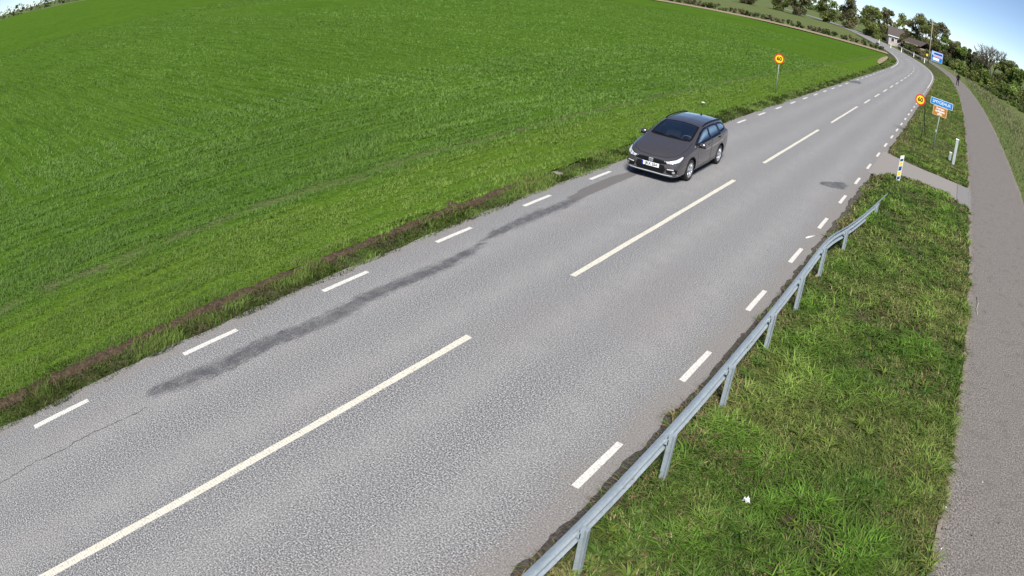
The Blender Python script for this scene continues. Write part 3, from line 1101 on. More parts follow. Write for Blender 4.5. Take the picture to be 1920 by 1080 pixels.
ends = [-6.5, -2.5, 1.5, 5.55, 9.5, 13.45, 17.6, 21.0, 24.2]
for i, (a, b) in enumerate(zip(ends, ends[1:])):
    rail_piece(a - (0.16 if i else 0), b + 0.16 if b < 24 else b, 0.004 * (i % 2))
for yj in ends[1:-1]:
    xj, tj = rail_at(yj)
    for dy in (-.10, .10):
        for dz in (.05, .205):
            tube_obj("splice_bolt", [(xj - .045 + 2.09, yj + dy - 8.0, tj - dz), (xj - .012 + 2.09, yj + dy - 8.0, tj - dz + .012)], .013, MA['galv'], rail, 6)
for y in [-3.5, -1.5, 0.5, 2.5, 4.48, 6.42, 8.38, 10.38, 12.33, 14.34, 16.5, 20.75]:
    x, t = rail_at(y)
    U = [(-.042, -.03), (.006, -.03), (.012, -.008), (.022, -.008), (.028, -.03), (.042, -.03), (.042, .03), (-.042, .03)]
    x += 0.068
    V = [(x + a + 2.09, y + b - 8.0, z) for z in (-.25, t - 0.012) for a, b in U]
    F = [(i, (i + 1) % 8, 8 + (i + 1) % 8, 8 + i) for i in range(8)] + [(8, 9, 10, 15), (10, 11, 14, 15), (11, 12, 13, 14)]
    post = mesh_obj("post", V, F, MA['steel'], rail)
    box_obj("bracket", (x - 0.055 + 2.09, y - 8.0, t - .125), (.05, .06, .08), MA['steel'], post)
    bm = bmesh.new()
    bm_tube(bm, [(x - .056 + 2.09, y - 8.0, t - .11), (x - .056 + 2.09, y - 8.0, t - .085)], .012, 6)
    bm_obj("bolt", bm, MA['galv'], post)

# ------------------------------------------------------------------ signs
FACE = Matrix.Rotation(math.radians(90), 4, 'X')            # text plane turned to face down the road


def disc_sign(parent, c, r=0.30, yaw=0.0):
    R = Matrix.Translation(c) @ Matrix.Rotation(yaw, 4, 'Z')

    def disc(name, rad, y0, y1, mat, par):
        bm = bmesh.new()
        res = bmesh.ops.create_cone(bm, cap_ends=True, radius1=rad, radius2=rad, depth=abs(y1 - y0), segments=40)
        bmesh.ops.transform(bm, matrix=R @ Matrix.Translation((0, (y0 + y1) / 2, 0)) @ FACE, verts=bm.verts)
        return bm_obj(name, bm, mat, par)
    d = disc("disc", r, 0.0, 0.012, MA['signred'], parent)
    disc("disc_face", r * 0.76, -0.004, 0.0, MA['signyel'], d)
    text_obj("numerals", "60", r * 1.02, MA['signblk'], d, R @ Matrix.Translation((0, -0.006, 0)) @ FACE, 0.001, bold=0.012)
    return d


c = AT(1461.5, 110.5, 39.06)
s1 = tag(empty("speed_sign", (-10.45, 39.06, 0)), "round yellow 60 sign on a single pole at the crop field edge", "road sign")
disc_sign(s1, (c[0] + 10.45, -0.05, c[2]), 0.305, math.radians(4))
tube_obj("pole", [(0, 0, -.2), (c[0] + 10.45, 0, c[2] + .22)], .030, MA['galv'], s1)
for dz in (-.12, .12):
    box_obj("clamp", (c[0] + 10.45, -.018, c[2] + dz), (.10, .05, .03), MA['galv'], s1)

L1, L2 = G(1726.5, 261), G(1735, 255.5)
s2 = tag(empty("speed_sign", (L1[0], L1[1], 0)), "round yellow 60 sign on a black splayed stand beside the place-name sign", "road sign")
c = AT(1725.8, 187, L1[1])
j = AT(1733.5, 216, L1[1] + .35)
tp = AT(1735.5, 188, L1[1] + .35)
rel = lambda q: (q[0] - L1[0], q[1] - L1[1], q[2])
disc_sign(s2, (c[0] - L1[0], -.03, c[2]), 0.315, math.radians(5))
tube_obj("pole", [rel(j), rel(tp)], .026, MA['signblk'], s2)
tube_obj("leg", [rel((L1[0], L1[1], -.1)), rel(j)], .026, MA['signblk'], s2)
tube_obj("leg", [rel((L2[0], L2[1], -.1)), rel(j)], .026, MA['signblk'], s2)
for dz in (-.12, .12):
    tube_obj("bracket", [(c[0] - L1[0], 0.0, c[2] + dz), rel((tp[0], L1[1] + .35, c[2] + dz))], .016, MA['signblk'], s2, 6)

B0 = G(1748, 282)
s3 = tag(empty("place_name_sign", (B0[0], B0[1], 0)), "blue and brown SMYGEHUK place-name sign on a grey pole in the grass", "road sign")
YB = B0[1]
A_ = AT(1766, 194, YB)
W_, H_ = 1.32, 0.36


def panel(name, cx_, cz_, w_, h_, y, mat, parent, r=0.03, th=0.008, tilt=0.0):
    bm = bmesh.new()
    pts = []
    for sx, sz, a0 in ((1, 1, 0), (-1, 1, 90), (-1, -1, 180), (1, -1, 270)):
        for k in range(4):
            a = math.radians(a0 + 30 * k)
            pts.append((sx * (w_ / 2 - r) + r * math.cos(a), sz * (h_ / 2 - r) + r * math.sin(a)))
    f = bm.faces.new([bm.verts.new((px, 0, pz)) for px, pz in pts])
    g = bmesh.ops.extrude_face_region(bm, geom=[f])
    bmesh.ops.translate(bm, verts=[v for v in g['geom'] if isinstance(v, bmesh.types.BMVert)], vec=(0, th, 0))
    bmesh.ops.transform(bm, matrix=Matrix.Translation((cx_, y, cz_)) @ Matrix.Rotation(tilt, 4, 'Y'), verts=bm.verts)
    return bm_obj(name, bm, mat, parent)


ax, az_ = A_[0] - B0[0], A_[2]
pb = panel("name_panel", ax, az_, W_, H_, -.06, MA['signwhite'], s3, .04)
panel("panel_face", ax, az_, W_ - .035, H_ - .035, -.064, MA['signblue'], pb, .025, .003)
text_obj("lettering", "SMYGEHUK", .235, MA['signwhite'], pb, Matrix.Translation((ax, -.066, az_)) @ FACE, .001, squeeze=.90, bold=.0)
Bc = AT(1762.3, 210.5, YB)
bx, bz = Bc[0] - B0[0], az_ - H_ / 2 - .262
pb2 = panel("cape_panel", bx - .0, bz, .82, .50, -.06, MA['signorange'], s3, .03)
panel("panel_face", bx, bz, .775, .455, -.064, MA['signbrown'], pb2, .02, .003)
for k, t_ in enumerate(("Sveriges", "sydligaste", "udde")):
    text_obj("lettering", t_, .155, MA['signwhite'], pb2, Matrix.Translation((bx, -.066, bz + .135 - .14 * k)) @ FACE, .001, bold=.004, squeeze=.95)
tube_obj("pole", [(0, 0, -.2), (ax, 0, az_ + .05)], .034, MA['galv'], s3)
box_obj("clamp", (0.22 * ax, 0, 0.42 * az_), (.09, .09, .10), MA['greypost'], s3)

# big direction board before the bend
D0 = G(1757, 119)
s4 = tag(empty("direction_sign", (D0[0], D0[1], 0)), "large blue tourist board beside the tall wooden pole before the bend", "road sign")
YD = D0[1]
q0 = AT(1757, 107, YD)
dx, dz_ = q0[0] - D0[0], q0[2]
bd = panel("board", dx, dz_, 3.1, 2.5, 0, MA['signpale'], s4, .1, .05)
panel("board_field", dx, dz_ - .62, 2.9, 1.05, -.02, MA['signblue'], bd, .05, .02)
panel("board_band", dx + .25, dz_ + .72, 2.2, .42, -.02, MA['signblue2'], bd, .04, .02)
panel("board_band", dx + .22, dz_ + .12, 2.3, .34, -.02, MA['signpink'], bd, .04, .02)
panel("board_band", dx - .20, dz_ - .62, 1.7, .62, -.04, MA['signwhite'], bd, .04, .02)
panel("board_symbol", dx - 1.2, dz_ + .05, .38, .42, -.02, MA['signblue2'], bd, .04, .02)
for sx in (-1.1, 1.1):
    tube_obj("leg", [(dx + sx, .08, -.3), (dx + sx, .08, dz_ + 1.1)], .06, MA['galv'], s4)

pole = tag(empty("utility_pole", tuple(G(1740, 119))), "tall weathered wooden pole beside the large blue board", "pole")
tube_obj("shaft", [(0, 0, -.3), (.05, 0, 4), (.12, 0, 9.5)], [.15, .13, .10], MA['wood'], pole, 10)
box_obj("cross_arm", (.12, 0, 9.0), (1.5, .1, .12), MA['wood'], pole)
ysn = G(1737, 119)
ym = tag(empty("small_yellow_sign", (ysn[0] - .1, ysn[1] + 1.0, 0)), "small yellow marker plate on a post left of the wooden pole", "road sign")
tube_obj("post", [(0, 0, -.1), (0, 0, 2.0)], .03, MA['galv'], ym, 6)
panel("plate", 0, 1.85, .45, .5, -.05, MA['yellow'], ym, .05, .02)

# roadside marker with yellow and blue bands at the crossing
m0 = tag(empty("marker_post", (-1.5, 26.31, 0), math.radians(-4)), "flat white marker post with yellow and dark blue bands at the crossing", "marker post")


def slab(name, z0, z1, w_, t_, mat, parent, shear=0.0, y=0.0, wtop=None):
    wt_ = wtop or w_
    V = [(-w_ / 2, -t_ / 2 + y, z0), (w_ / 2, -t_ / 2 + y, z0), (w_ / 2, t_ / 2 + y, z0), (-w_ / 2, t_ / 2 + y, z0),
         (-wt_ / 2, -t_ / 2 + y, z1 - shear), (wt_ / 2, -t_ / 2 + y, z1 + shear), (wt_ / 2, t_ / 2 + y, z1 + shear), (-wt_ / 2, t_ / 2 + y, z1 - shear)]
    F = [(0, 1, 5, 4), (1, 2, 6, 5), (2, 3, 7, 6), (3, 0, 4, 7), (4, 5, 6, 7), (3, 2, 1, 0)]
    return mesh_obj(name, V, F, mat, parent)


slab("blade", -.15, 1.03, .155, .03, MA['whitepost'], m0, .03)
for k, (z0, z1, mt) in enumerate([(.08, .20, 'blue'), (.23, .40, 'yellow'), (.43, .60, 'blue'), (.63, .77, 'yellow'), (.80, .90, 'blue')]):
    V = [(-.060, -.0175, z0 - .03), (.060, -.0175, z0 + .03), (.060, -.0175, z1 + .03), (-.060, -.0175, z1 - .03), (-.060, -.0155, z0 - .03), (.060, -.0155, z0 + .03), (.060, -.0155, z1 + .03), (-.060, -.0155, z1 - .03)]
    mesh_obj("band", V, [(0, 1, 2, 3), (7, 6, 5, 4), (0, 4, 5, 1), (1, 5, 6, 2), (2, 6, 7, 3), (3, 7, 4, 0)], MA[mt], m0)

g1 = tag(empty("cable_post", (0.83, 34.5, 0)), "tall pale grey cable cabinet post in the grass beside the path", "post")
box_obj("body", (0, 0, .58), (.155, .12, 1.40), MA['greypost'], g1, .008)
box_obj("cap", (0, 0, 1.30), (.185, .15, .05), MA['signwhite'], g1, .008)
box_obj("door", (0, -.063, .85), (.115, .008, .55), MA['greypost'], g1)
g2 = tag(empty("cable_post", (0.60, 35.3, 0)), "short pale grey stub post next to the tall cable post", "post")
box_obj("body", (0, 0, .17), (.14, .12, .46), MA['greypost'], g2, .008)
box_obj("cap", (0, 0, .42), (.17, .14, .04), MA['signwhite'], g2, .006)

# white edge posts round the bend
for i, (u, v) in enumerate([(1733, 118), (1713, 107), (1690, 98), (1670, 90), (1648, 81.5)]):
    q = G(u, v)
    e_ = tag(empty("edge_post", (q[0], q[1], 0), .2), "white plastic roadside edge post on the outside of the bend", "edge post", "white edge posts round the bend")
    slab("shaft", -.2, 1.08, .17, .13, MA['whitepost'], e_, .03, 0, .15)
    slab("reflector", .80, .92, .10, .14, MA['signblk'], e_)
q = G(1790, 139)
yy = tag(empty("path_marker", (q[0], q[1], 0)), "short weathered post at the hedge side of the path", "marker post")
slab("shaft", -.2, .85, .16, .16, MA['wood'], yy)
slab("cap", .85, .90, .20, .20, MA['signwhite'], yy)


# ------------------------------------------------------------------ small things lying about
def lump(name, loc, size, mat, label, cat, seed=1, flat=.5):
    bm = bmesh.new()
    bmesh.ops.create_icosphere(bm, subdivisions=3, radius=1.0)
    rs = np.random.default_rng(seed)
    for v in bm.verts:
        k = .75 + .5 * vnoise(np.array([v.co.x * 2.2 + seed * 9]), np.array([v.co.y * 2.2 + v.co.z * 1.7]))[0]
        v.co = Vector((v.co.x * size[0] * k, v.co.y * size[1] * k, v.co.z * size[2] * k * (flat if v.co.z < 0 else 1)))
    return tag(bm_obj(name, bm, mat, None, False, loc), label, cat)


bm = bmesh.new()
for a in range(3):
    q = [(0.06 * math.cos(2.1 * a + t) * s, 0.04 * math.sin(2.1 * a + t) * s, .09 + .035 * ((i + a) % 3)) for i, (t, s) in enumerate([(0, 1), (.7, .6), (1.5, .9), (2.4, .5)])]
    vv = [bm.verts.new(p) for p in q]
    bm.faces.new(vv[:3])
    bm.faces.new((vv[0], vv[2], vv[3]))
bmesh.ops.subdivide_edges(bm, edges=bm.edges[:], cuts=2, use_grid_fill=True, fractal=.25)
g_ = bmesh.ops.extrude_face_region(bm, geom=bm.faces[:])
bmesh.ops.translate(bm, verts=[v for v in g_['geom'] if isinstance(v, bmesh.types.BMVert)], vec=(0, 0, .006))
tag(bm_obj("crumpled_paper", bm, MA['litter'], None, False, (-.98, 6.60, .0)), "scrap of crumpled white paper in the grass behind the rail", "litter")
lump("stone", (-9.77, 15.5, .04), (.14, .09, .045), MA['stone'], "flat pale stone in the verge by the soil strip", "stone", 3)
lump("paper_scrap", (-11.27, 29.6, .15), (.11, .07, .04), MA['litter'], "small white scrap lying in the crop field", "litter", 5)
lump("clod", (-10.1, 11.6, .02), (.20, .12, .09), MA['soil'], "lump of brown soil at the end of the bare strip", "soil lump", 8)
tag(tube_obj("pale_stick", [tuple(G(1511, 446, .012)), tuple(G(1519, 444, .018)), tuple(G(1528, 442, .012))], [.02, .024, .016], MA['litter'], None, 6), "thin pale stick lying on the asphalt near the rail end", "stick")
tag(tube_obj("dry_stick", [(2.00, 16.95, .015), (2.04, 16.5, .02), (2.00, 16.1, .016), (2.03, 15.75, .012)], [.012, .018, .016, .009], MA['stick'], None, 6), "dry curved stick lying on the path", "stick")
for i, (u, v) in enumerate([(1773, 952), (1842, 905), (1764, 1030)]):
    q = G(u, v)
    lump("pebble", (q[0], q[1], .012), (.013, .012, .010), MA['litter'], "small pale pebble lying on the path asphalt", "pebble", 20 + i)["group"] = "pebbles on the path"


# ------------------------------------------------------------------ trees, bushes, houses
def leaves(name, centres, radii, n, size, cols, parent, seed, mat='leaf', flat=1.0):
    rg = np.random.default_rng(seed)
    C = np.asarray(centres, float)
    R = np.asarray(radii, float)
    k = rg.choice(len(C), n, p=R ** 2 / (R ** 2).sum())
    d = rg.normal(0, 1, (n, 3))
    d /= np.linalg.norm(d, axis=1)[:, None]
    rr = rg.random(n) ** 0.45
    P = C[k] + d * (R[k] * rr)[:, None] * np.array([1, 1, flat])
    P[:, 2] = np.maximum(P[:, 2], 0.05)
    a = rg.normal(0, 1, (n, 3))
    a /= np.linalg.norm(a, axis=1)[:, None]
    b = np.cross(a, rg.normal(0, 1, (n, 3)))
    b /= np.linalg.norm(b, axis=1)[:, None]
    s = size * rg.uniform(.55, 1.35, n)[:, None]
    V = np.stack([P - a * s, P + b * s * .55, P + a * s, P - b * s * .55], 1).reshape(-1, 3)
    tone = rg.uniform(.65, 1.3, len(C))[k] * rg.uniform(.75, 1.25, n)
    mixv = np.clip(rg.random(len(C))[k] + rg.normal(0, .15, n), 0, 1)[:, None]
    col = (np.array(cols[0]) * (1 - mixv) + np.array(cols[1]) * mixv) * tone[:, None]
    me = bpy.data.meshes.new(name)
    me.vertices.add(4 * n)
    me.vertices.foreach_set("co", V.astype(np.float32).ravel())
    me.loops.add(4 * n)
    me.loops.foreach_set("vertex_index", np.arange(4 * n, dtype=np.int32))
    me.polygons.add(n)
    me.polygons.foreach_set("loop_start", np.arange(0, 4 * n, 4, dtype=np.int32))
    me.update(calc_edges=True)
    ca = me.color_attributes.new("Col", 'FLOAT_COLOR', 'POINT')
    ca.data.foreach_set("color", np.c_[np.repeat(col, 4, 0), np.ones(4 * n)].astype(np.float32).ravel())
    me.materials.append(MA[mat])
    return link(bpy.data.objects.new(name, me), parent)


def branches(bm, p, d, length, r, depth, rg, spread=.6, n=5):
    q = p + d * length
    mid = p + d * length * .5 + Vector(rg.normal(0, .04 * length, 3))
    bm_tube(bm, [p, mid, q], [r, r * .82, r * .62], n, cap=False)
    if depth <= 0:
        return [q]
    out = []
    for k in range(int(rg.integers(2, 4)) + (1 if depth > 1 else 0)):
        v = Vector(rg.normal(0, 1, 3))
        dd = (d + v * spread * .62 + Vector((0, 0, .12))).normalized()
        out += branches(bm, q if k else mid.lerp(q, .7), dd, length * rg.uniform(.55, .8), r * (.58 if n > 4 else .70), depth - 1, rg, spread, n)
    return out


def tree(name, loc, h, r, cols, label, seed, n=2600, leaf=.19, trunk=.25, crown_low=.22, cat="tree", group=None):
    rg = np.random.default_rng(seed)
    t = tag(empty(name, loc), label, cat, group)
    bm = bmesh.new()
    tips = branches(bm, Vector((0, 0, -.3)), Vector((rg.normal(0, .05), rg.normal(0, .05), 1)).normalized(), h * .42, trunk, 2, rg, .75, 6)
    bm_obj("trunk", bm, MA['bark'], t, True)
    cen, rad = [], []
    for k in range(22):
        a = rg.random() * 2 * math.pi
        zz = rg.uniform(crown_low, .92)
        prof = math.sin(math.pi * min(1, max(0.08, (zz - crown_low * .6) / (1.04 - crown_low * .6)))) ** .6
        rr = r * prof * math.sqrt(rg.random()) * .85
        cen.append((rr * math.cos(a), rr * math.sin(a), h * zz))
        rad.append(r * rg.uniform(.24, .46))
    leaves("crown", cen, rad, n, leaf, cols, t, seed + 500, flat=.8)
    return t


def bush(name, loc, h, r, cols, label, seed, n=1500, leaf=.15, elong=(1, 1), rz=0.0, group=None, cat="bush"):
    rg = np.random.default_rng(seed)
    t = tag(empty(name, loc, rz), label, cat, group)
    bm = bmesh.new()
    for k in range(5):
        a = rg.random() * 6.28
        bm_tube(bm, [(0, 0, -.1), (.2 * r * math.cos(a), .2 * r * math.sin(a), h * .35), (.5 * r * math.cos(a), .5 * r * math.sin(a), h * .75)], [.05, .04, .02], 5)
    bm_obj("stem", bm, MA['bark'], t, True)
    cen, rad = [], []
    for k in range(20):
        a = rg.random() * 6.28
        rr = r * math.sqrt(rg.random()) * .95
        zz = rg.uniform(.12, .82) * (1 - .35 * (rr / r) ** 2)
        cen.append((rr * math.cos(a) * elong[0], rr * math.sin(a) * elong[1], h * zz))
        rad.append(min(r * .42, h * .30) * rg.uniform(.6, 1.1))
    leaves("foliage", cen, rad, n, leaf, cols, t, seed + 900, flat=.85)
    return t


OLIVE = ((.105, .130, .034), (.205, .235, .068))
GREEN = ((.098, .150, .030), (.190, .255, .058))
BROWN = ((.098, .092, .042), (.180, .165, .082))
DARK = ((.050, .072, .022), (.110, .140, .044))
GREY = ((.085, .095, .055), (.16, .17, .11))
k = 0
for (x, y, h, r, cols, lab) in [
        (-5.2, 196, 12.0, 3.6, BROWN, "brownish tree directly behind the large blue board"),
        (-9.0, 198, 13.0, 4.0, OLIVE, "tall olive tree behind the barn with the pale eave"),
        (-12.6, 203, 13.5, 4.2, BROWN, "tall brown budding tree left of the barn"),
        (-2.0, 192, 9.2, 3.0, GREEN, "green tree right of the large blue board"),
        (0.4, 188, 7.8, 2.8, BROWN, "low brown tree behind the hedge where the path bends"),
        (2.6, 184, 7.5, 2.6, GREEN, "round dark green tree at the skyline beside the bare tree"),
        (4.6, 176, 7.0, 1.5, DARK, "narrow dark conifer-like tree on the skyline"),
        (5.9, 174, 6.9, 1.1, DARK, "slim dark tree next to the narrow one on the skyline"),
        (7.3, 168, 6.4, 2.2, GREEN, "small green tree left of the bare tree"),
        (12.6, 137, 7.7, 3.0, OLIVE, "rounded olive tree right of the bare tree"),
        (14.2, 128, 6.9, 2.8, GREEN, "rounded green tree at the end of the hedge row")]:
    tree("tree", (x, y, -.3), h, r, cols, lab, 40 + k, 5200, .24, crown_low=.10)
    k += 1
for (x, y, h, r) in [(-30, 224, 11, 4.2), (-25, 232, 12, 4.2), (-33, 250, 12, 4.5), (-42, 246, 12.5, 4.6), (-52, 255, 11, 4.6), (-61, 248, 12, 4.6), (-71, 257, 12, 4.8), (-82, 250, 11, 4.8), (-19, 228, 11, 3.8)]:
    tree("far_tree", (x, y, -.3), h, r, OLIVE if k % 2 else BROWN, "far tree in the row behind the cereal field", 40 + k, 4200, .34, crown_low=.06, group="far trees behind the field")
    k += 1
rgd = np.random.default_rng(99)
dwc, dwr = [], []
for a_ in np.arange(-112, -6, .55):
    dd_ = 620 + 120 * math.sin(a_ * .21) + rgd.uniform(-40, 40)
    dwc.append((dd_ * math.sin(math.radians(a_)), dd_ * math.cos(math.radians(a_)), rgd.uniform(2.5, 6.5)))
    dwr.append(rgd.uniform(4.5, 8))
tag(leaves("distant_wood", dwc, dwr, 9000, 1.5, DARK, None, 98), "distant band of woodland on the horizon beyond the field", "woodland", kind="stuff")
# bare tree on the skyline
bt = tag(empty("bare_tree", (9.4, 150, -.3)), "bare leafless tree with spreading branches against the sky", "tree")
bm = bmesh.new()
rg = np.random.default_rng(5)
for kk in range(6):
    branches(bm, Vector((0, 0, 1.5)), Vector((rg.normal(0, .5), rg.normal(0, .5), 1)).normalized(), 3.0, .17, 4, rg, .62, 4)
bm_obj("branches", bm, MA['bark'], bt, True)
tube_obj("trunk", [(0, 0, -.3), (.05, 0, 1.2)], [.28, .2], MA['bark'], bt)
for i, (x, y, h, r, cols) in enumerate([(-1.2, 181, 4.2, 2.6, DARK), (1.6, 167, 4.0, 2.6, OLIVE), (3.6, 158, 4.0, 2.6, GREEN), (5.4, 151, 4.3, 2.7, OLIVE), (7.4, 146, 4.5, 2.8, OLIVE), (9.2, 139, 4.7, 2.8, GREEN),
                                       (11.0, 131, 5.0, 2.9, OLIVE), (12.8, 123, 5.0, 2.9, GREEN), (14.6, 116, 4.8, 2.8, OLIVE), (16.2, 108, 4.4, 2.6, GREEN), (17.8, 101, 3.8, 2.5, OLIVE), (-6.8, 187, 3.4, 2.4, DARK), (-10.2, 178, 3.0, 1.9, BROWN), (-13.2, 187, 3.2, 2.0, DARK)]):
    bush("hedge_bush", (x, y, -.5), h, r, cols, "dense leafy bush in the tall hedge behind the path", 200 + i, 3600, .19, group="hedge bushes behind the path")
for i, (x, y, h, r, cols) in enumerate([(-14.6, 196, 6.0, 3.0, BROWN), (-11.0, 196.5, 6.8, 3.0, OLIVE), (-8.0, 195, 7.2, 3.0, BROWN), (-5.0, 192, 6.6, 2.8, OLIVE), (-2.6, 188, 5.6, 2.6, BROWN), (-24.5, 214, 6.0, 3.2, OLIVE)]):
    bush("tall_bush", (x, y, -.3), h, r, cols, "tall brownish bush filling the gaps between the trees behind the bend", 420 + i, 4200, .22, group="tall bushes behind the bend")
for i, (x, y, h, r) in enumerate([(6.9, 134, 1.5, 1.7), (8.3, 129, 1.6, 1.8), (9.6, 123.5, 1.6, 1.8), (10.9, 118, 1.7, 1.8), (12.3, 112.5, 1.7, 1.8), (13.6, 107, 1.7, 1.8), (14.9, 101, 1.7, 1.8), (16.3, 95, 1.7, 1.8)]):
    bush("low_shrub", (x, y, -.35), h, r, DARK if i % 2 else GREEN, "low dark shrub in the row at the foot of the hedge", 300 + i, 1500, .13, group="low shrubs below the hedge")
for i, (x, y) in enumerate([(14.6, 122), (16.6, 117.5), (18.3, 113)]):
    bush("dry_bush", (x, y, -.3), 2.7, 1.7, GREY, "pale dry bush among the hedge", 340 + i, 700, .13, group="pale dry bushes")
for i, x in enumerate(np.arange(-84, -17, 4.4)):
    bush("field_hedge_bush", (x, 141 + 1.5 * math.sin(i * 1.7), -.1), 1.5, 2.2, DARK if i % 2 else BROWN, "low dark bush in the hedge along the far field edge", 360 + i, 900, .18, (1.25, .6), group="hedge along the far field edge")


def house(name, loc, rz, w_, d_, hw, hr, wall, roof, label, wins):
    t = tag(empty(name, loc, rz), label, "house")
    wl = box_obj("wall", (0, 0, hw / 2 - .2), (w_, d_, hw + .4), wall, t)
    V = [(-w_ / 2 - .3, -d_ / 2 - .4, hw - .15), (w_ / 2 + .3, -d_ / 2 - .4, hw - .15), (w_ / 2 + .3, d_ / 2 + .4, hw - .15), (-w_ / 2 - .3, d_ / 2 + .4, hw - .15), (-w_ / 2 - .3, 0, hw + hr), (w_ / 2 + .3, 0, hw + hr)]
    V += [(a, b, c - .15) for a, b, c in V]
    rf = mesh_obj("roof", V, [(0, 1, 5, 4), (2, 3, 4, 5), (6, 10, 11, 7), (8, 11, 10, 9), (0, 4, 10, 6), (4, 3, 9, 10), (1, 7, 11, 5), (5, 11, 8, 2), (0, 6, 7, 1), (2, 8, 9, 3)], roof, t)
    for sx in (-1, 1):
        mesh_obj("gable", [(sx * w_ / 2, -d_ / 2, hw - .2), (sx * w_ / 2, d_ / 2, hw - .2), (sx * w_ / 2, 0, hw + hr - .2), (sx * (w_ / 2 - .1), -d_ / 2, hw - .2), (sx * (w_ / 2 - .1), d_ / 2, hw - .2), (sx * (w_ / 2 - .1), 0, hw + hr - .2)], [(0, 1, 2), (3, 5, 4), (0, 2, 5, 3), (1, 4, 5, 2)], wall, t)
    box_obj("chimney", (w_ * .2, .3, hw + hr + .1), (.7, .7, 1.2), MA['brick'], rf)
    box_obj("eave_board", (0, -d_ / 2 - .43, hw - .22), (w_ + .6, .05, .22), MA['signwhite'], rf)
    for (x, z, ww, hh) in wins:
        f_ = box_obj("window", (x, -d_ / 2 - .02, z), (ww, .10, hh), MA['signwhite'], t)
        box_obj("pane", (x, -d_ / 2 - .08, z), (ww - .2, .04, hh - .2), MA['pane'], f_)
    box_obj("door", (w_ * .12, -d_ / 2 - .02, 1.0), (.95, .12, 2.1), MA['wood'], t)
    return t


house("house", (-17.6, 205, 0), math.radians(12), 8.5, 7, 2.9, 2.6, MA['plaster'], MA['tileroof'], "pale plastered house with dark roof by the bend", [(-3, 1.6, 1.1, 1.2), (-1.2, 1.6, 1.1, 1.2), (2.9, 1.6, 1.1, 1.2)])
e0, e1 = AT(1697, 78.5, 190), AT(1720, 86, 186)
bw = math.hypot(e1[0] - e0[0], e1[1] - e0[1])
barn = tag(empty("barn", ((e0[0] + e1[0]) / 2, 189.5, 0), math.atan2(e1[1] - e0[1], e1[0] - e0[0])), "dark wooden barn with a pale eave board among the trees", "barn")
hb = (e0[2] + e1[2]) / 2
box_obj("wall", (0, 2.4, hb / 2 - .3), (bw + 2, 4.4, hb), MA['wood'], barn)
mesh_obj("roof", [(-bw / 2 - 1.4, -.1, hb + .05), (bw / 2 + 1.4, -.1, hb + .05), (bw / 2 + 1.4, 2.4, hb + 1.6), (-bw / 2 - 1.4, 2.4, hb + 1.6), (-bw / 2 - 1.4, 4.9, hb + .05), (bw / 2 + 1.4, 4.9, hb + .05)], [(0, 1, 2, 3), (3, 2, 5, 4)], MA['tileroof'], barn)
box_obj("eave_board", (0, -.15, hb), (bw, .08, .34), MA['signorange'], barn)
# low stone wall along the outside of the bend
wl_ = tag(empty("stone_wall", (-11, 160, 0)), "low dark stone wall along the outside of the road bend", "wall")
rgs = np.random.default_rng(77)
i0, i1 = np.searchsorted(RC[:, 1], [153, 186])
st_me = []
for kk in range(4):
    bm = bmesh.new()
    bmesh.ops.create_icosphere(bm, subdivisions=1, radius=.5)
    for v in bm.verts:
        v.co *= rgs.uniform(.75, 1.1)
    me = bpy.data.meshes.new("stone")
    bm.to_mesh(me)
    bm.free()
    me.materials.append(MA['stone'])
    st_me.append(me)
for i in range(i0, i1, 3):
    for lev in range(2):
        q = RC[i] + RN[i] * (HR + 2.6 + rgs.uniform(-.1, .1))
        o = bpy.data.objects.new("stone", st_me[int(rgs.integers(4))])
        o.location = (q[0] + 11, q[1] - 160, .15 + .42 * lev)
        o.scale = (rgs.uniform(.6, .95), rgs.uniform(.6, .9), rgs.uniform(.42, .6))
        o.rotation_euler = (0, 0, rgs.uniform(0, 6))
        link(o, wl_)

# ------------------------------------------------------------------ person on the path
pq = G(1795, 160.5)
per = tag(empty("person", (pq[0], pq[1], 0.002), math.radians(8)), "person in dark clothes walking along the path past the hedge", "person")
per.scale = (1.25, 1.15, 1.06)
J = dict(pel=(0, 0, .93), spine=(0, -.01, 1.12), chest=(0, -.015, 1.32), neck=(0, -.01, 1.48), head=(0, .015, 1.60), crown=(0, .01, 1.72),
         shL=(-.19, -.01, 1.40), elL=(-.24, -.06, 1.14), wrL=(-.24, .06, .93), shR=(.19, -.01, 1.40), elR=(.24, -.02, 1.14), wrR=(.25, .10, .92),
         hpL=(-.09, 0, .90), knL=(-.10, .16, .50), anL=(-.10, .10, .10), toL=(-.11, .27, .04), hpR=(.09, 0, .90), knR=(.10, -.02, .49), anR=(.10, -.26, .13), toR=(.11, -.12, .04))
Ed = [('pel', 'spine'), ('spine', 'chest'), ('chest', 'neck'), ('neck', 'head'), ('head', 'crown'), ('chest', 'shL'), ('shL', 'elL'), ('elL', 'wrL'), ('chest', 'shR'), ('shR', 'elR'), ('elR', 'wrR'),
      ('pel', 'hpL'), ('hpL', 'knL'), ('knL', 'anL'), ('anL', 'toL'), ('pel', 'hpR'), ('hpR', 'knR'), ('knR', 'anR'), ('anR', 'toR')]
Rd = dict(pel=.155, spine=.145, chest=.165, neck=.06, head=.092, crown=.075, shL=.075, elL=.055, wrL=.04, shR=.075, elR=.055, wrR=.04, hpL=.105, knL=.075, anL=.055, toL=.04, hpR=.105, knR=.075, anR=.055, toR=.04)
names = list(J)
me = bpy.data.meshes.new("body")
me.from_pydata([J[n_] for n_ in names], [(names.index(a), names.index(b)) for a, b in Ed], [])
body = link(bpy.data.objects.new("body", me), per)
sk = body.modifiers.new("skin", 'SKIN')
for i, n_ in enumerate(names):
    sv = me.skin_vertices[0].data[i]
    sv.radius = (Rd[n_], Rd[n_] * .85)
    sv.use_root = n_ == 'pel'
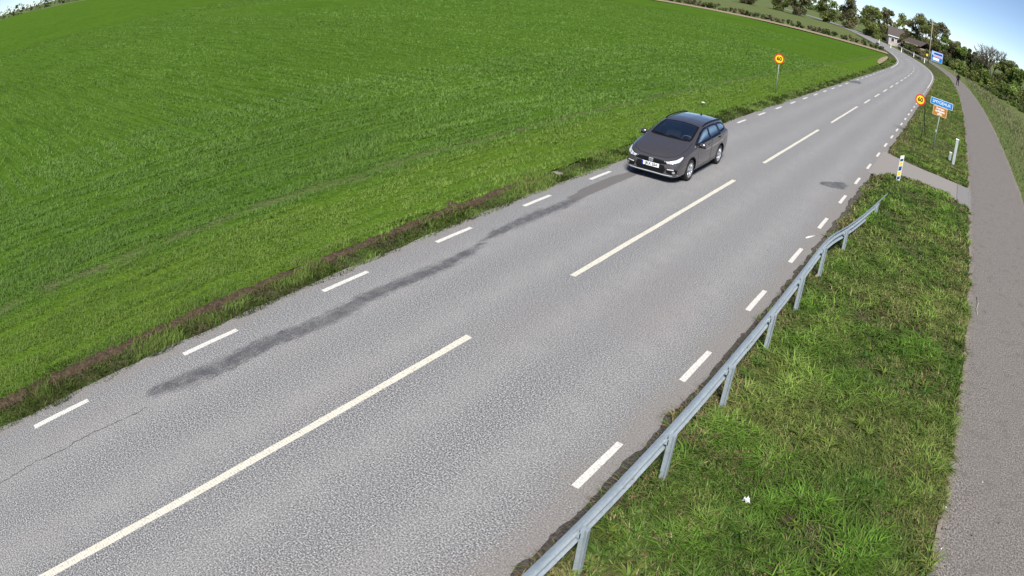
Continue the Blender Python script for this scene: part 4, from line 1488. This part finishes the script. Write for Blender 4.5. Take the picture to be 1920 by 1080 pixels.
body.modifiers.new("smooth", 'SUBSURF').levels = 2
body.modifiers["smooth"].render_levels = 2
me.materials.append(MA['darkcloth'])
lathe_obj("hair", [(0.001, 1.735), (.06, 1.72), (.10, 1.66), (.105, 1.60), (.09, 1.54), (.07, 1.52)], MA['hair'], per, 14)
for sx, wr in ((-1, J['wrL']), (1, J['wrR'])):
    bm = bmesh.new()
    w0 = Vector(wr)
    bm_box(bm, w0 + Vector((0, .015, -.05)), (.03, .075, .09), None, .01)
    for f_ in range(4):
        bm_tube(bm, [w0 + Vector((0, -.018 + .023 * f_, -.09)), w0 + Vector((-.004 * sx, -.016 + .023 * f_, -.125)), w0 + Vector((-.012 * sx, -.012 + .022 * f_, -.15 + .006 * abs(f_ - 1)))], [.010, .009, .007], 5)
    bm_tube(bm, [w0 + Vector((0, .045, -.03)), w0 + Vector((-.01 * sx, .07, -.07)), w0 + Vector((-.015 * sx, .075, -.095))], [.011, .010, .008], 5)
    bm_obj("hand", bm, MA['skin'], per, True)

# ------------------------------------------------------------------ the car (local frame: +y is its front)
car = tag(empty("car", (-7.93, 19.46, 0.0), math.pi + math.radians(2.0)), "brown-grey estate car with roof rails driving in the left lane", "car")
AXF, AXR, WR = 1.36, -1.235, 0.315
# station, under z, under w, sill w, mid w, shoulder (w, z), upper side (w, z), roof edge (w, z), roof w2, top z
ST = [
    (2.275, .27, .40, .52, .55, .50, .585, .44, .615, .34, .630, .20, .640),
    (2.245, .22, .52, .66, .68, .63, .600, .56, .640, .42, .664, .24, .680),
    (2.17, .19, .60, .745, .765, .72, .640, .64, .692, .48, .722, .27, .742),
    (2.02, .18, .66, .815, .825, .79, .700, .70, .760, .54, .795, .30, .818),
    (1.80, .18, .70, .850, .860, .83, .765, .74, .828, .58, .866, .32, .890),
    (1.55, .18, .72, .868, .878, .845, .820, .76, .884, .60, .925, .33, .950),
    (1.30, .18, .73, .875, .885, .853, .868, .77, .935, .62, .978, .34, 1.003),
    (1.10, .18, .74, .877, .886, .856, .902, .785, .975, .64, 1.022, .35, 1.050),
    (0.95, .18, .74, .878, .886, .858, .922, .790, 1.008, .655, 1.072, .36, 1.108),
    (0.70, .18, .74, .878, .886, .860, .940, .765, 1.095, .635, 1.180, .36, 1.218),
    (0.45, .18, .74, .878, .886, .862, .950, .715, 1.205, .605, 1.282, .35, 1.318),
    (0.20, .18, .74, .878, .886, .863, .957, .675, 1.300, .580, 1.362, .34, 1.398),
    (-.10, .18, .74, .878, .886, .864, .965, .655, 1.345, .570, 1.412, .33, 1.445),
    (-.50, .18, .74, .878, .886, .865, .977, .650, 1.362, .565, 1.432, .33, 1.466),
    (-.95, .18, .74, .877, .886, .865, .992, .645, 1.360, .560, 1.428, .33, 1.462),
    (-1.35, .19, .73, .872, .884, .862, 1.006, .640, 1.345, .555, 1.408, .32, 1.442),
    (-1.70, .21, .72, .860, .874, .850, 1.018, .628, 1.315, .545, 1.376, .31, 1.408),
    (-1.88, .24, .70, .846, .858, .832, 1.020, .620, 1.260, .545, 1.330, .31, 1.368),
    (-2.02, .27, .68, .820, .832, .800, 1.000, .625, 1.140, .560, 1.200, .31, 1.225),
    (-2.14, .31, .64, .780, .790, .755, .950, .610, 1.040, .540, 1.085, .30, 1.105),
    (-2.22, .36, .58, .720, .730, .690, .860, .570, .935, .500, .965, .28, .975),
    (-2.265, .44, .48, .60, .61, .57, .760, .48, .815, .42, .830, .22, .835)]


zlow = lambda z: z - .035 * float(sstep(1.0, 1.4, z))
ST = [tuple(zlow(v) if i in (6, 8, 10, 12) else v for i, v in enumerate(r)) for r in ST]


def hermite(xs, Ys, q):
    "smooth interpolation of rows Ys at positions xs (monotone slopes)"
    xs, Ys = np.asarray(xs), np.asarray(Ys)
    dl = np.diff(Ys, axis=0) / np.diff(xs)[:, None]
    m = np.zeros_like(Ys)
    m[1:-1] = np.where(dl[:-1] * dl[1:] > 0, 2 * dl[:-1] * dl[1:] / (dl[:-1] + dl[1:] + 1e-12), 0)
    m[0], m[-1] = dl[0], dl[-1]
    i = np.clip(np.searchsorted(xs, q, side='right') - 1, 0, len(xs) - 2)
    h = (xs[i + 1] - xs[i])[:, None]
    t = (q - xs[i])[:, None] / h
    return (2 * t ** 3 - 3 * t ** 2 + 1) * Ys[i] + (t ** 3 - 2 * t ** 2 + t) * h * m[i] + (-2 * t ** 3 + 3 * t ** 2) * Ys[i + 1] + (t ** 3 - t ** 2) * h * m[i + 1]


st = np.array(ST)[::-1]
yq = np.unique(np.r_[np.linspace(-2.265, -1.9, 26), np.linspace(-1.9, 1.9, 200), np.linspace(1.9, 2.275, 40)])
sv_ = hermite(st[:, 0], st[:, 1:], yq)
zu, wu, ws_, wm, wsh, zsh, wg, zg, wr_, zr, w2, zt = sv_.T
zs = zu + .10
zm = zu + .5 * (zsh - zu)
ctrl = np.stack([np.stack(a, 1) for a in ((wu * 0, zu), (wu * .6, zu), (wu, zu), (ws_ - .02, zs), (wm, zm), ((wm + wsh) / 2 + .004, zm + .62 * (zsh - zm)), (wsh, zsh), (wg + (wsh - wg) * .55, zsh + .28 * (zg - zsh)), (wg, zg), (wr_, zr), (w2, zt - .012), (wu * 0, zt))], 1)
ring = hermite(np.arange(12), ctrl.transpose(1, 0, 2).reshape(12, -1), np.linspace(0, 11, 67)).reshape(67, -1, 2).transpose(1, 0, 2)
nY, nR = ring.shape[:2]
Vb = np.concatenate([np.stack([ring[..., 0], np.repeat(yq[:, None], nR, 1), ring[..., 1]], -1), np.stack([-ring[..., 0], np.repeat(yq[:, None], nR, 1), ring[..., 1]], -1)[:, ::-1]], 1)
nC = Vb.shape[1]
Vb = Vb.reshape(-1, 3)
ii = np.arange(nY * nC).reshape(nY, nC)
Fb = []
for i in range(nY - 1):
    for j_ in range(nC - 1):
        if j_ == nR - 1:
            continue
        Fb.append((ii[i, j_], ii[i, j_ + 1], ii[i + 1, j_ + 1], ii[i + 1, j_]))
capF, capB = list(ii[-1]), list(ii[0])[::-1]
bvh = BVHTree.FromPolygons([Vector(v) for v in Vb], [tuple(int(a) for a in f) for f in Fb] + [[int(a) for a in capF], [int(a) for a in capB]])
# holes: wheel arches and windows
SIDE_WIN = [
    [(1.00, .985), (.72, 1.105), (.40, 1.245), (.12, 1.325), (-.20, 1.352), (-.24, 1.010), (.40, .995)],
    [(-.31, 1.012), (-.27, 1.353), (-.60, 1.360), (-.92, 1.350), (-1.06, 1.290), (-1.14, 1.045)],
    [(-1.25, 1.075), (-1.13, 1.290), (-1.02, 1.345), (-1.30, 1.335), (-1.58, 1.300), (-1.80, 1.200), (-1.72, 1.105)]]
SIDE_WIN = [[(a, zlow(b)) for a, b in P] for P in SIDE_WIN]
WSCREEN = [(.0, 1.075), (.35, 1.045), (.615, .965), (.60, .72), (.565, .40), (.535, .195), (.30, .160), (0, .150)]
WSCREEN = WSCREEN + [(-x, y) for x, y in WSCREEN[-2:0:-1]]
RWIN = [(-.46, 1.09), (.46, 1.09), (.48, 1.23), (.40, 1.28), (-.40, 1.28), (-.48, 1.23)]


def inset_poly(P, d):
    c = np.mean(P, 0)
    return [tuple(c + (np.array(p) - c) * (1 - d / max(np.linalg.norm(np.array(p) - c), 1e-6))) for p in P]


fc = Vb[np.array(Fb)].mean(1)
kill = np.zeros(len(Fb), bool)
for ay in (AXF, AXR):
    kill |= (np.hypot(fc[:, 1] - ay, fc[:, 2] - WR - .01) < .365) & (np.abs(fc[:, 0]) > .55)
for P in SIDE_WIN:
    kill |= in_poly(fc[:, 1], fc[:, 2], inset_poly(P, .02)) & (np.abs(fc[:, 0]) > .5)
kill |= in_poly(fc[:, 0], fc[:, 1], inset_poly(WSCREEN, .03)) & (fc[:, 2] > .95)
kill |= in_poly(fc[:, 0], fc[:, 2], inset_poly(RWIN, .02)) & (fc[:, 1] < -1.7)
Fk = [f for f, d_ in zip(Fb, kill) if not d_] + [capF, capB]
me = bpy.data.meshes.new("body")
me.from_pydata(Vb.tolist(), [], [tuple(int(a) for a in f) for f in Fk])
bm = bmesh.new()
bm.from_mesh(me)
bmesh.ops.remove_doubles(bm, verts=bm.verts, dist=.0008)
bmesh.ops.recalc_face_normals(bm, faces=bm.faces)
bm.to_mesh(me)
bm.free()
me.polygons.foreach_set("use_smooth", [True] * len(me.polygons))
me.materials.append(MA['carpaint'])
cbody = link(bpy.data.objects.new("body", me), car)

CAST = dict(L=(lambda a, b: (Vector((-3, a, b)), Vector((1, 0, 0)))), R=(lambda a, b: (Vector((3, a, b)), Vector((-1, 0, 0)))),
            T=(lambda a, b: (Vector((a, b, 3)), Vector((0, 0, -1)))), F=(lambda a, b: (Vector((a, 4, b)), Vector((0, -1, 0)))), B=(lambda a, b: (Vector((a, -4, b)), Vector((0, 1, 0)))))


def drop(a, b, axis, off):
    o_, d_ = CAST[axis](a, b)
    h_, n_, _, _ = bvh.ray_cast(o_, d_)
    if h_ is None:
        return None
    if n_.dot(d_) > 0:
        n_ = -n_
    return h_ + n_ * off


def decal(name, P, axis, off, mat, parent, cut=.06):
    "a panel cut to outline P and laid on the bodywork"
    bm = bmesh.new()
    f = bm.faces.new([bm.verts.new((p[0], p[1], 0)) for p in P])
    bmesh.ops.triangulate(bm, faces=[f])
    for _ in range(4):
        es = [e for e in bm.edges if e.calc_length() > cut]
        if not es:
            break
        bmesh.ops.subdivide_edges(bm, edges=es, cuts=1)
        bmesh.ops.triangulate(bm, faces=bm.faces[:])
    last = None
    dead = []
    for v in bm.verts:
        q_ = drop(v.co.x, v.co.y, axis, off)
        if q_ is None:
            dead.append(v)
        else:
            v.co = q_
    bmesh.ops.delete(bm, geom=dead, context='VERTS')
    return bm_obj(name, bm, mat, parent, True)


def strip(name, pts, wd, axis, off, mat, parent, closed=False):
    "a narrow band following the bodywork"
    pts = [np.array(p, float) for p in pts]
    if closed:
        pts = pts + [pts[0]]
    fine = [pts[0]]
    for a, b in zip(pts, pts[1:]):
        n_ = max(1, int(np.linalg.norm(b - a) / .05))
        fine += [a + (b - a) * k / n_ for k in range(1, n_ + 1)]
    V, F = [], []
    for i, p in enumerate(fine):
        if closed:
            t_ = fine[(i + 1) % (len(fine) - 1)] - fine[(i - 1) % (len(fine) - 1)]
        else:
            t_ = fine[min(i + 1, len(fine) - 1)] - fine[max(i - 1, 0)]
        n_ = np.array([-t_[1], t_[0]]) / (np.linalg.norm(t_) + 1e-9)
        for s in (-1, 1):
            q_ = drop(*(p + n_ * wd / 2 * s), axis, off)
            V.append(q_ if q_ is not None else (V[-2] if len(V) > 1 else Vector((0, 0, 0))))
    for i in range(len(fine) - 1):
        F.append((2 * i, 2 * i + 1, 2 * i + 3, 2 * i + 2))
    return mesh_obj(name, V, F, mat, parent, True)


for ax_ in 'LR':
    for P in SIDE_WIN:
        gl_ = decal("side_window", P, ax_, .002, MA['glass'], car)
        strip("window_trim", P, .045, ax_, .005, MA['trim'], gl_, True)
    for ay in (AXF, AXR):
        arc = [(ay + .372 * math.cos(t_), WR + .01 + .372 * math.sin(t_)) for t_ in np.linspace(-.42, math.pi + .42, 30)]
        strip("arch_lip", arc, .030, ax_, .004, MA['black'], car)
    strip("sill", [(-.80, .235), (.92, .235)], .07, ax_, .004, MA['black'], car)
    strip("side_crease", [(-.85, .36), (.95, .31)], .018, ax_, .006, MA['carpaint'], car)
    d1 = strip("door", [(.83, .985), (.87, .62), (.80, .30), (-.22, .30), (-.26, .98)], .010, ax_, .003, MA['trim'], car)
    d2 = strip("door", [(-.30, .98), (-.27, .30), (-.74, .32), (-.86, .62), (-1.08, .80), (-1.15, 1.02)], .010, ax_, .003, MA['trim'], car)
    sgn = -1 if ax_ == 'L' else 1
    q_ = drop(-.10, .865, ax_, .012)
    box_obj("handle", q_, (.03, .20, .035), MA['carpaint'], d1, .008)
    q_ = drop(-.98, .955, ax_, .012)
    box_obj("handle", q_, (.03, .14, .035), MA['trim'], d2, .008)
    strip("tank_seam" if ax_ == 'R' else "rear_seam", [(-1.86, 1.04), (-1.93, .62), (-1.88, .40)], .009, ax_, .003, MA['trim'], car)
    # mirror
    bm = bmesh.new()
    bmesh.ops.create_uvsphere(bm, u_segments=16, v_segments=10, radius=1.0)
    for v in bm.verts:
        v.co = Vector((sgn * .955 + v.co.x * .115, .80 + v.co.y * .062 * (1.25 if v.co.y > 0 else .6), .985 + v.co.z * .072))
    mi = bm_obj("mirror", bm, MA['carpaint'], car, True)
    box_obj("mirror_foot", (sgn * .855, .79, .935), (.12, .05, .05), MA['trim'], mi, .01)
    box_obj("mirror_base", (sgn * .955, .80, .918), (.19, .11, .035), MA['trim'], mi, .012)
    # roof rail
    pr = [drop(sgn * xx, yy, 'T', hh) for xx, yy, hh in ((.60, .06, .0), (.595, -.02, .022), (.583, -.3, .032), (.575, -.8, .034), (.57, -1.3, .032), (.565, -1.62, .022), (.562, -1.72, .0))]
    tube_obj("roof_rail", pr, [.014, .018, .019, .019, .019, .018, .014], MA['trim'], car, 8)
    # lamps
    hl = decal("headlight", [(sgn * a, b) for a, b in [(.39, .645), (.55, .665), (.69, .722), (.765, .790), (.800, .765), (.798, .690), (.73, .632), (.60, .588), (.46, .580)]], 'F', .006, MA['lampw'], car, .04)
    strip("lamp_rim", [(sgn * a, b) for a, b in [(.39, .645), (.55, .665), (.69, .722), (.765, .790), (.800, .765), (.798, .690), (.73, .632), (.60, .588), (.46, .580)]], .014, 'F', .009, MA['trim'], hl, True)
    for lx, lz, lr in ((.56, .622, .030), (.66, .655, .032)):
        decal("lamp_unit", [(sgn * lx + lr * math.cos(t_), lz + lr * math.sin(t_)) for t_ in np.linspace(0, 6.28, 12, False)], 'F', .011, MA['silver'], hl, .03)
    fg = decal("fog_pocket", [(sgn * a, b) for a, b in [(.46, .455), (.70, .470), (.775, .440), (.760, .345), (.66, .300), (.50, .320)]], 'F', .006, MA['black'], car, .04)
    decal("running_light", [(sgn * a, b) for a, b in [(.50, .450), (.69, .462), (.69, .432), (.51, .420)]], 'F', .012, MA['lampw'], fg, .04)
    decal("fog_lamp", [(sgn * .69 + .036 * math.cos(t_), .372 + .036 * math.sin(t_)) for t_ in np.linspace(0, 6.28, 14, False)], 'F', .012, MA['silver'], fg, .03)
    decal("tail_light", [(-2.02, .98), (-1.86, 1.04), (-1.84, 1.10), (-1.97, 1.16), (-2.06, 1.06)], ax_, .008, MA['tail'], car, .04)
ws_o = decal("windscreen", WSCREEN, 'T', .003, MA['glass'], car)
strip("windscreen_trim", WSCREEN, .055, 'T', .006, MA['trim'], ws_o, True)
for x0, x1 in ((-.50, .05), (.02, .56)):
    a, b = drop(x0, 1.045, 'T', .014), drop(x1, 1.0 if x1 < .3 else .965, 'T', .018)
    tube_obj("wiper", [a, b], [.012, .008], MA['trim'], ws_o, 6)
strip("cowl", [(-.62, 1.0), (-.40, 1.055), (0, 1.09), (.40, 1.055), (.62, 1.0)], .075, 'T', .004, MA['trim'], car)
rw_o = decal("rear_window", RWIN, 'B', .003, MA['glass'], car)
strip("rear_window_trim", RWIN, .05, 'B', .005, MA['trim'], rw_o, True)
# bonnet seams and creases
bon = strip("bonnet", [(-.70, 1.02), (-.735, 1.45), (-.70, 1.85), (-.60, 2.05), (-.40, 2.17), (0, 2.215), (.40, 2.17), (.60, 2.05), (.70, 1.85), (.735, 1.45), (.70, 1.02)], .009, 'T', .002, MA['trim'], car)
for sgn in (-1, 1):
    V = []
    for (xx, yy) in [(.50, 1.05), (.52, 1.35), (.50, 1.65), (.44, 1.95), (.36, 2.10)]:
        V.append(drop(sgn * xx, yy, 'T', -.001))
    tube_obj("bonnet_crease", V, [.001, .006, .007, .006, .001], MA['carpaint'], bon, 6)
# grille, bumper and plate
gr = decal("grille", [(-.45, .640), (-.25, .652), (0, .650), (.25, .652), (.45, .640), (.50, .590), (.36, .560), (.20, .532), (-.20, .532), (-.36, .560), (-.50, .590)], 'F', .006, MA['trim'], car, .05)
strip("grille_bar", [(-.46, .575), (-.22, .548), (-.10, .575)], .020, 'F', .011, MA['black'], gr)
strip("grille_bar", [(.46, .575), (.22, .548), (.10, .575)], .020, 'F', .011, MA['black'], gr)
em = strip("emblem", [(-.062, .635), (-.050, .560), (-.020, .552), (.020, .552), (.050, .560), (.062, .635)], .010, 'F', .016, MA['greypost'], gr)
for pts in ([(-.062, .636), (.062, .636)], [(-.034, .628), (-.028, .562)], [(.034, .628), (.028, .562)], [(-.030, .596), (.030, .596)]):
    strip("emblem_stroke", pts, .010, 'F', .017, MA['greypost'], gr)
lo = decal("lower_grille", [(-.40, .520), (.40, .520), (.46, .400), (.40, .285), (-.40, .285), (-.46, .400)], 'F', .005, MA['black'], car, .05)
for zz in (.32, .355, .39):
    strip("grille_slat", [(-.40, zz), (.40, zz)], .010, 'F', .009, MA['trim'], lo)
lip = [drop(a, b, 'F', .010) for a, b in [(-.78, .285), (-.62, .262), (-.42, .258), (0, .262), (.42, .258), (.62, .262), (.78, .285)]]
tube_obj("lip", lip, [.007, .011, .012, .012, .012, .011, .007], MA['greypost'], car, 8)
npz = .470
npy = drop(0, npz, 'F', .0).y + .012
np_ = box_obj("number_plate", (0, npy, npz), (.52, .012, .112), MA['plate'], car, .004)
box_obj("country_band", (.2375, npy + .0068, npz), (.040, .002, .104), MA['platblue'], np_)
text_obj("plate_characters", "JKX 254", .105, MA['signblk'], np_, Matrix.Translation((-.020, npy + .0075, npz)) @ Matrix.Rotation(math.pi, 4, 'Z') @ FACE, .0005, squeeze=1.0, bold=.004)
# interior
box_obj("cabin_floor", (0, -.3, .40), (1.36, 2.9, .10), MA['cloth'], car)
bm = bmesh.new()
bm_box(bm, (0, .86, .80), (1.36, .46, .26), None, .06)
bm_obj("dashboard", bm, MA['black'], car, True)
box_obj("load_cover", (0, -1.45, .90), (1.15, .8, .04), MA['cloth'], car)
bm = bmesh.new()
bm_box(bm, (0, .16, .34), (.1, .1, .1))
for sgn in (-1, 1):
    se = empty("seat", (sgn * .36, .08, .45))
    se.parent = car
    bm = bmesh.new()
    bm_box(bm, (0, .08, .06), (.50, .52, .16), None, .05)
    bm_box(bm, (0, -.22, .36), (.48, .15, .60), Matrix.Rotation(math.radians(14), 3, 'X'), .05)
    bm_obj("cushion", bm, MA['cloth'], se, True)
    bm = bmesh.new()
    bm_box(bm, (0, -.30, .74), (.26, .10, .18), None, .035)
    bm_obj("headrest", bm, MA['headrest'] if sgn > 0 else MA['cloth'], se, True)
bm = bmesh.new()
bm_box(bm, (0, -.78, .52), (1.25, .48, .16), None, .05)
bm_box(bm, (0, -1.05, .78), (1.22, .14, .52), Matrix.Rotation(math.radians(14), 3, 'X'), .05)
bm_obj("rear_bench", bm, MA['cloth'], car, True)
sw = []
for t_ in np.linspace(0, 2 * math.pi, 25):
    sw.append(Vector((-.36 + .185 * math.cos(t_), .52 + .07 * math.sin(t_), .93 + .165 * math.sin(t_))))
swo = tube_obj("steering_wheel", sw, .016, MA['headrest'], car, 6)
box_obj("wheel_hub", (-.36, .54, .925), (.13, .06, .09), MA['black'], swo, .02)
lathe_obj("rear_mirror", [(0.001, -.012), (.05, -.012), (.052, 0), (.05, .012), (.001, .012)], MA['black'], car, 16, 'Y', (0, .33, 1.23))
q_ = drop(0, -1.42, 'T', 0)
mesh_obj("antenna", [(-.02, -1.36, q_.z - .01), (.02, -1.36, q_.z - .01), (.02, -1.52, q_.z - .02), (-.02, -1.52, q_.z - .02), (0, -1.50, q_.z + .05)], [(0, 1, 4), (1, 2, 4), (2, 3, 4), (3, 0, 4)], MA['trim'], car)
# wheels
TYRE = [(.205, -.085), (.235, -.10), (.275, -.108), (.300, -.100), (.3135, -.075), (.315, -.03), (.315, .03), (.3135, .075), (.300, .100), (.275, .108), (.235, .10), (.205, .085)]
for ay in (AXF, AXR):
    for sgn in (-1, 1):
        wh = empty("wheel", (sgn * .765, ay, WR))
        wh.parent = car
        lathe_obj("tyre", TYRE, MA['rubber'], wh, 36, 'X')
        s_ = sgn
        lathe_obj("rim", [(.215, s_ * .085), (.222, s_ * .096), (.210, s_ * .098), (.198, s_ * .085), (.190, s_ * .03), (.188, -s_ * .06)], MA['silver'], wh, 36, 'X')
        lathe_obj("brake_disc", [(.001, s_ * .02), (.15, s_ * .02), (.15, 0), (.20, -.0 * s_), (.20, -s_ * .02)], MA['trim'], wh, 24, 'X')
        bm = bmesh.new()
        for k_ in range(7):
            a = 2 * math.pi * k_ / 7 + .3
            for da in (-.12, .12):
                u0, u1 = .045, .205
                c0, c1 = a + da * .4, a + da
                bm_tube(bm, [(s_ * .088, u0 * math.cos(c0), u0 * math.sin(c0)), (s_ * .090, .12 * math.cos((c0 + c1) / 2), .12 * math.sin((c0 + c1) / 2)), (s_ * .083, u1 * math.cos(c1), u1 * math.sin(c1))], [.017, .014, .015], 6)
        bm_obj("spokes", bm, MA['silver'], wh, True)
        lathe_obj("hub_cap", [(.001, s_ * .104), (.03, s_ * .102), (.052, s_ * .092), (.055, s_ * .06)], MA['silver'], wh, 18, 'X')
        arc = [(ay + .362 * math.cos(t_), WR + .01 + .362 * math.sin(t_)) for t_ in np.linspace(-.5, math.pi + .5, 24)]
        V = [(sgn * xx, a, b) for a, b in arc for xx in (.50, .845)]
        V2 = len(V)
        Fs = [(2 * i_, 2 * i_ + 1, 2 * i_ + 3, 2 * i_ + 2) for i_ in range(len(arc) - 1)]
        V += [(sgn * .50, ay, WR)]
        Fs += [(2 * i_, 2 * i_ + 2, V2) for i_ in range(len(arc) - 1)]
        mesh_obj("arch_liner", V, Fs, MA['black'], car)
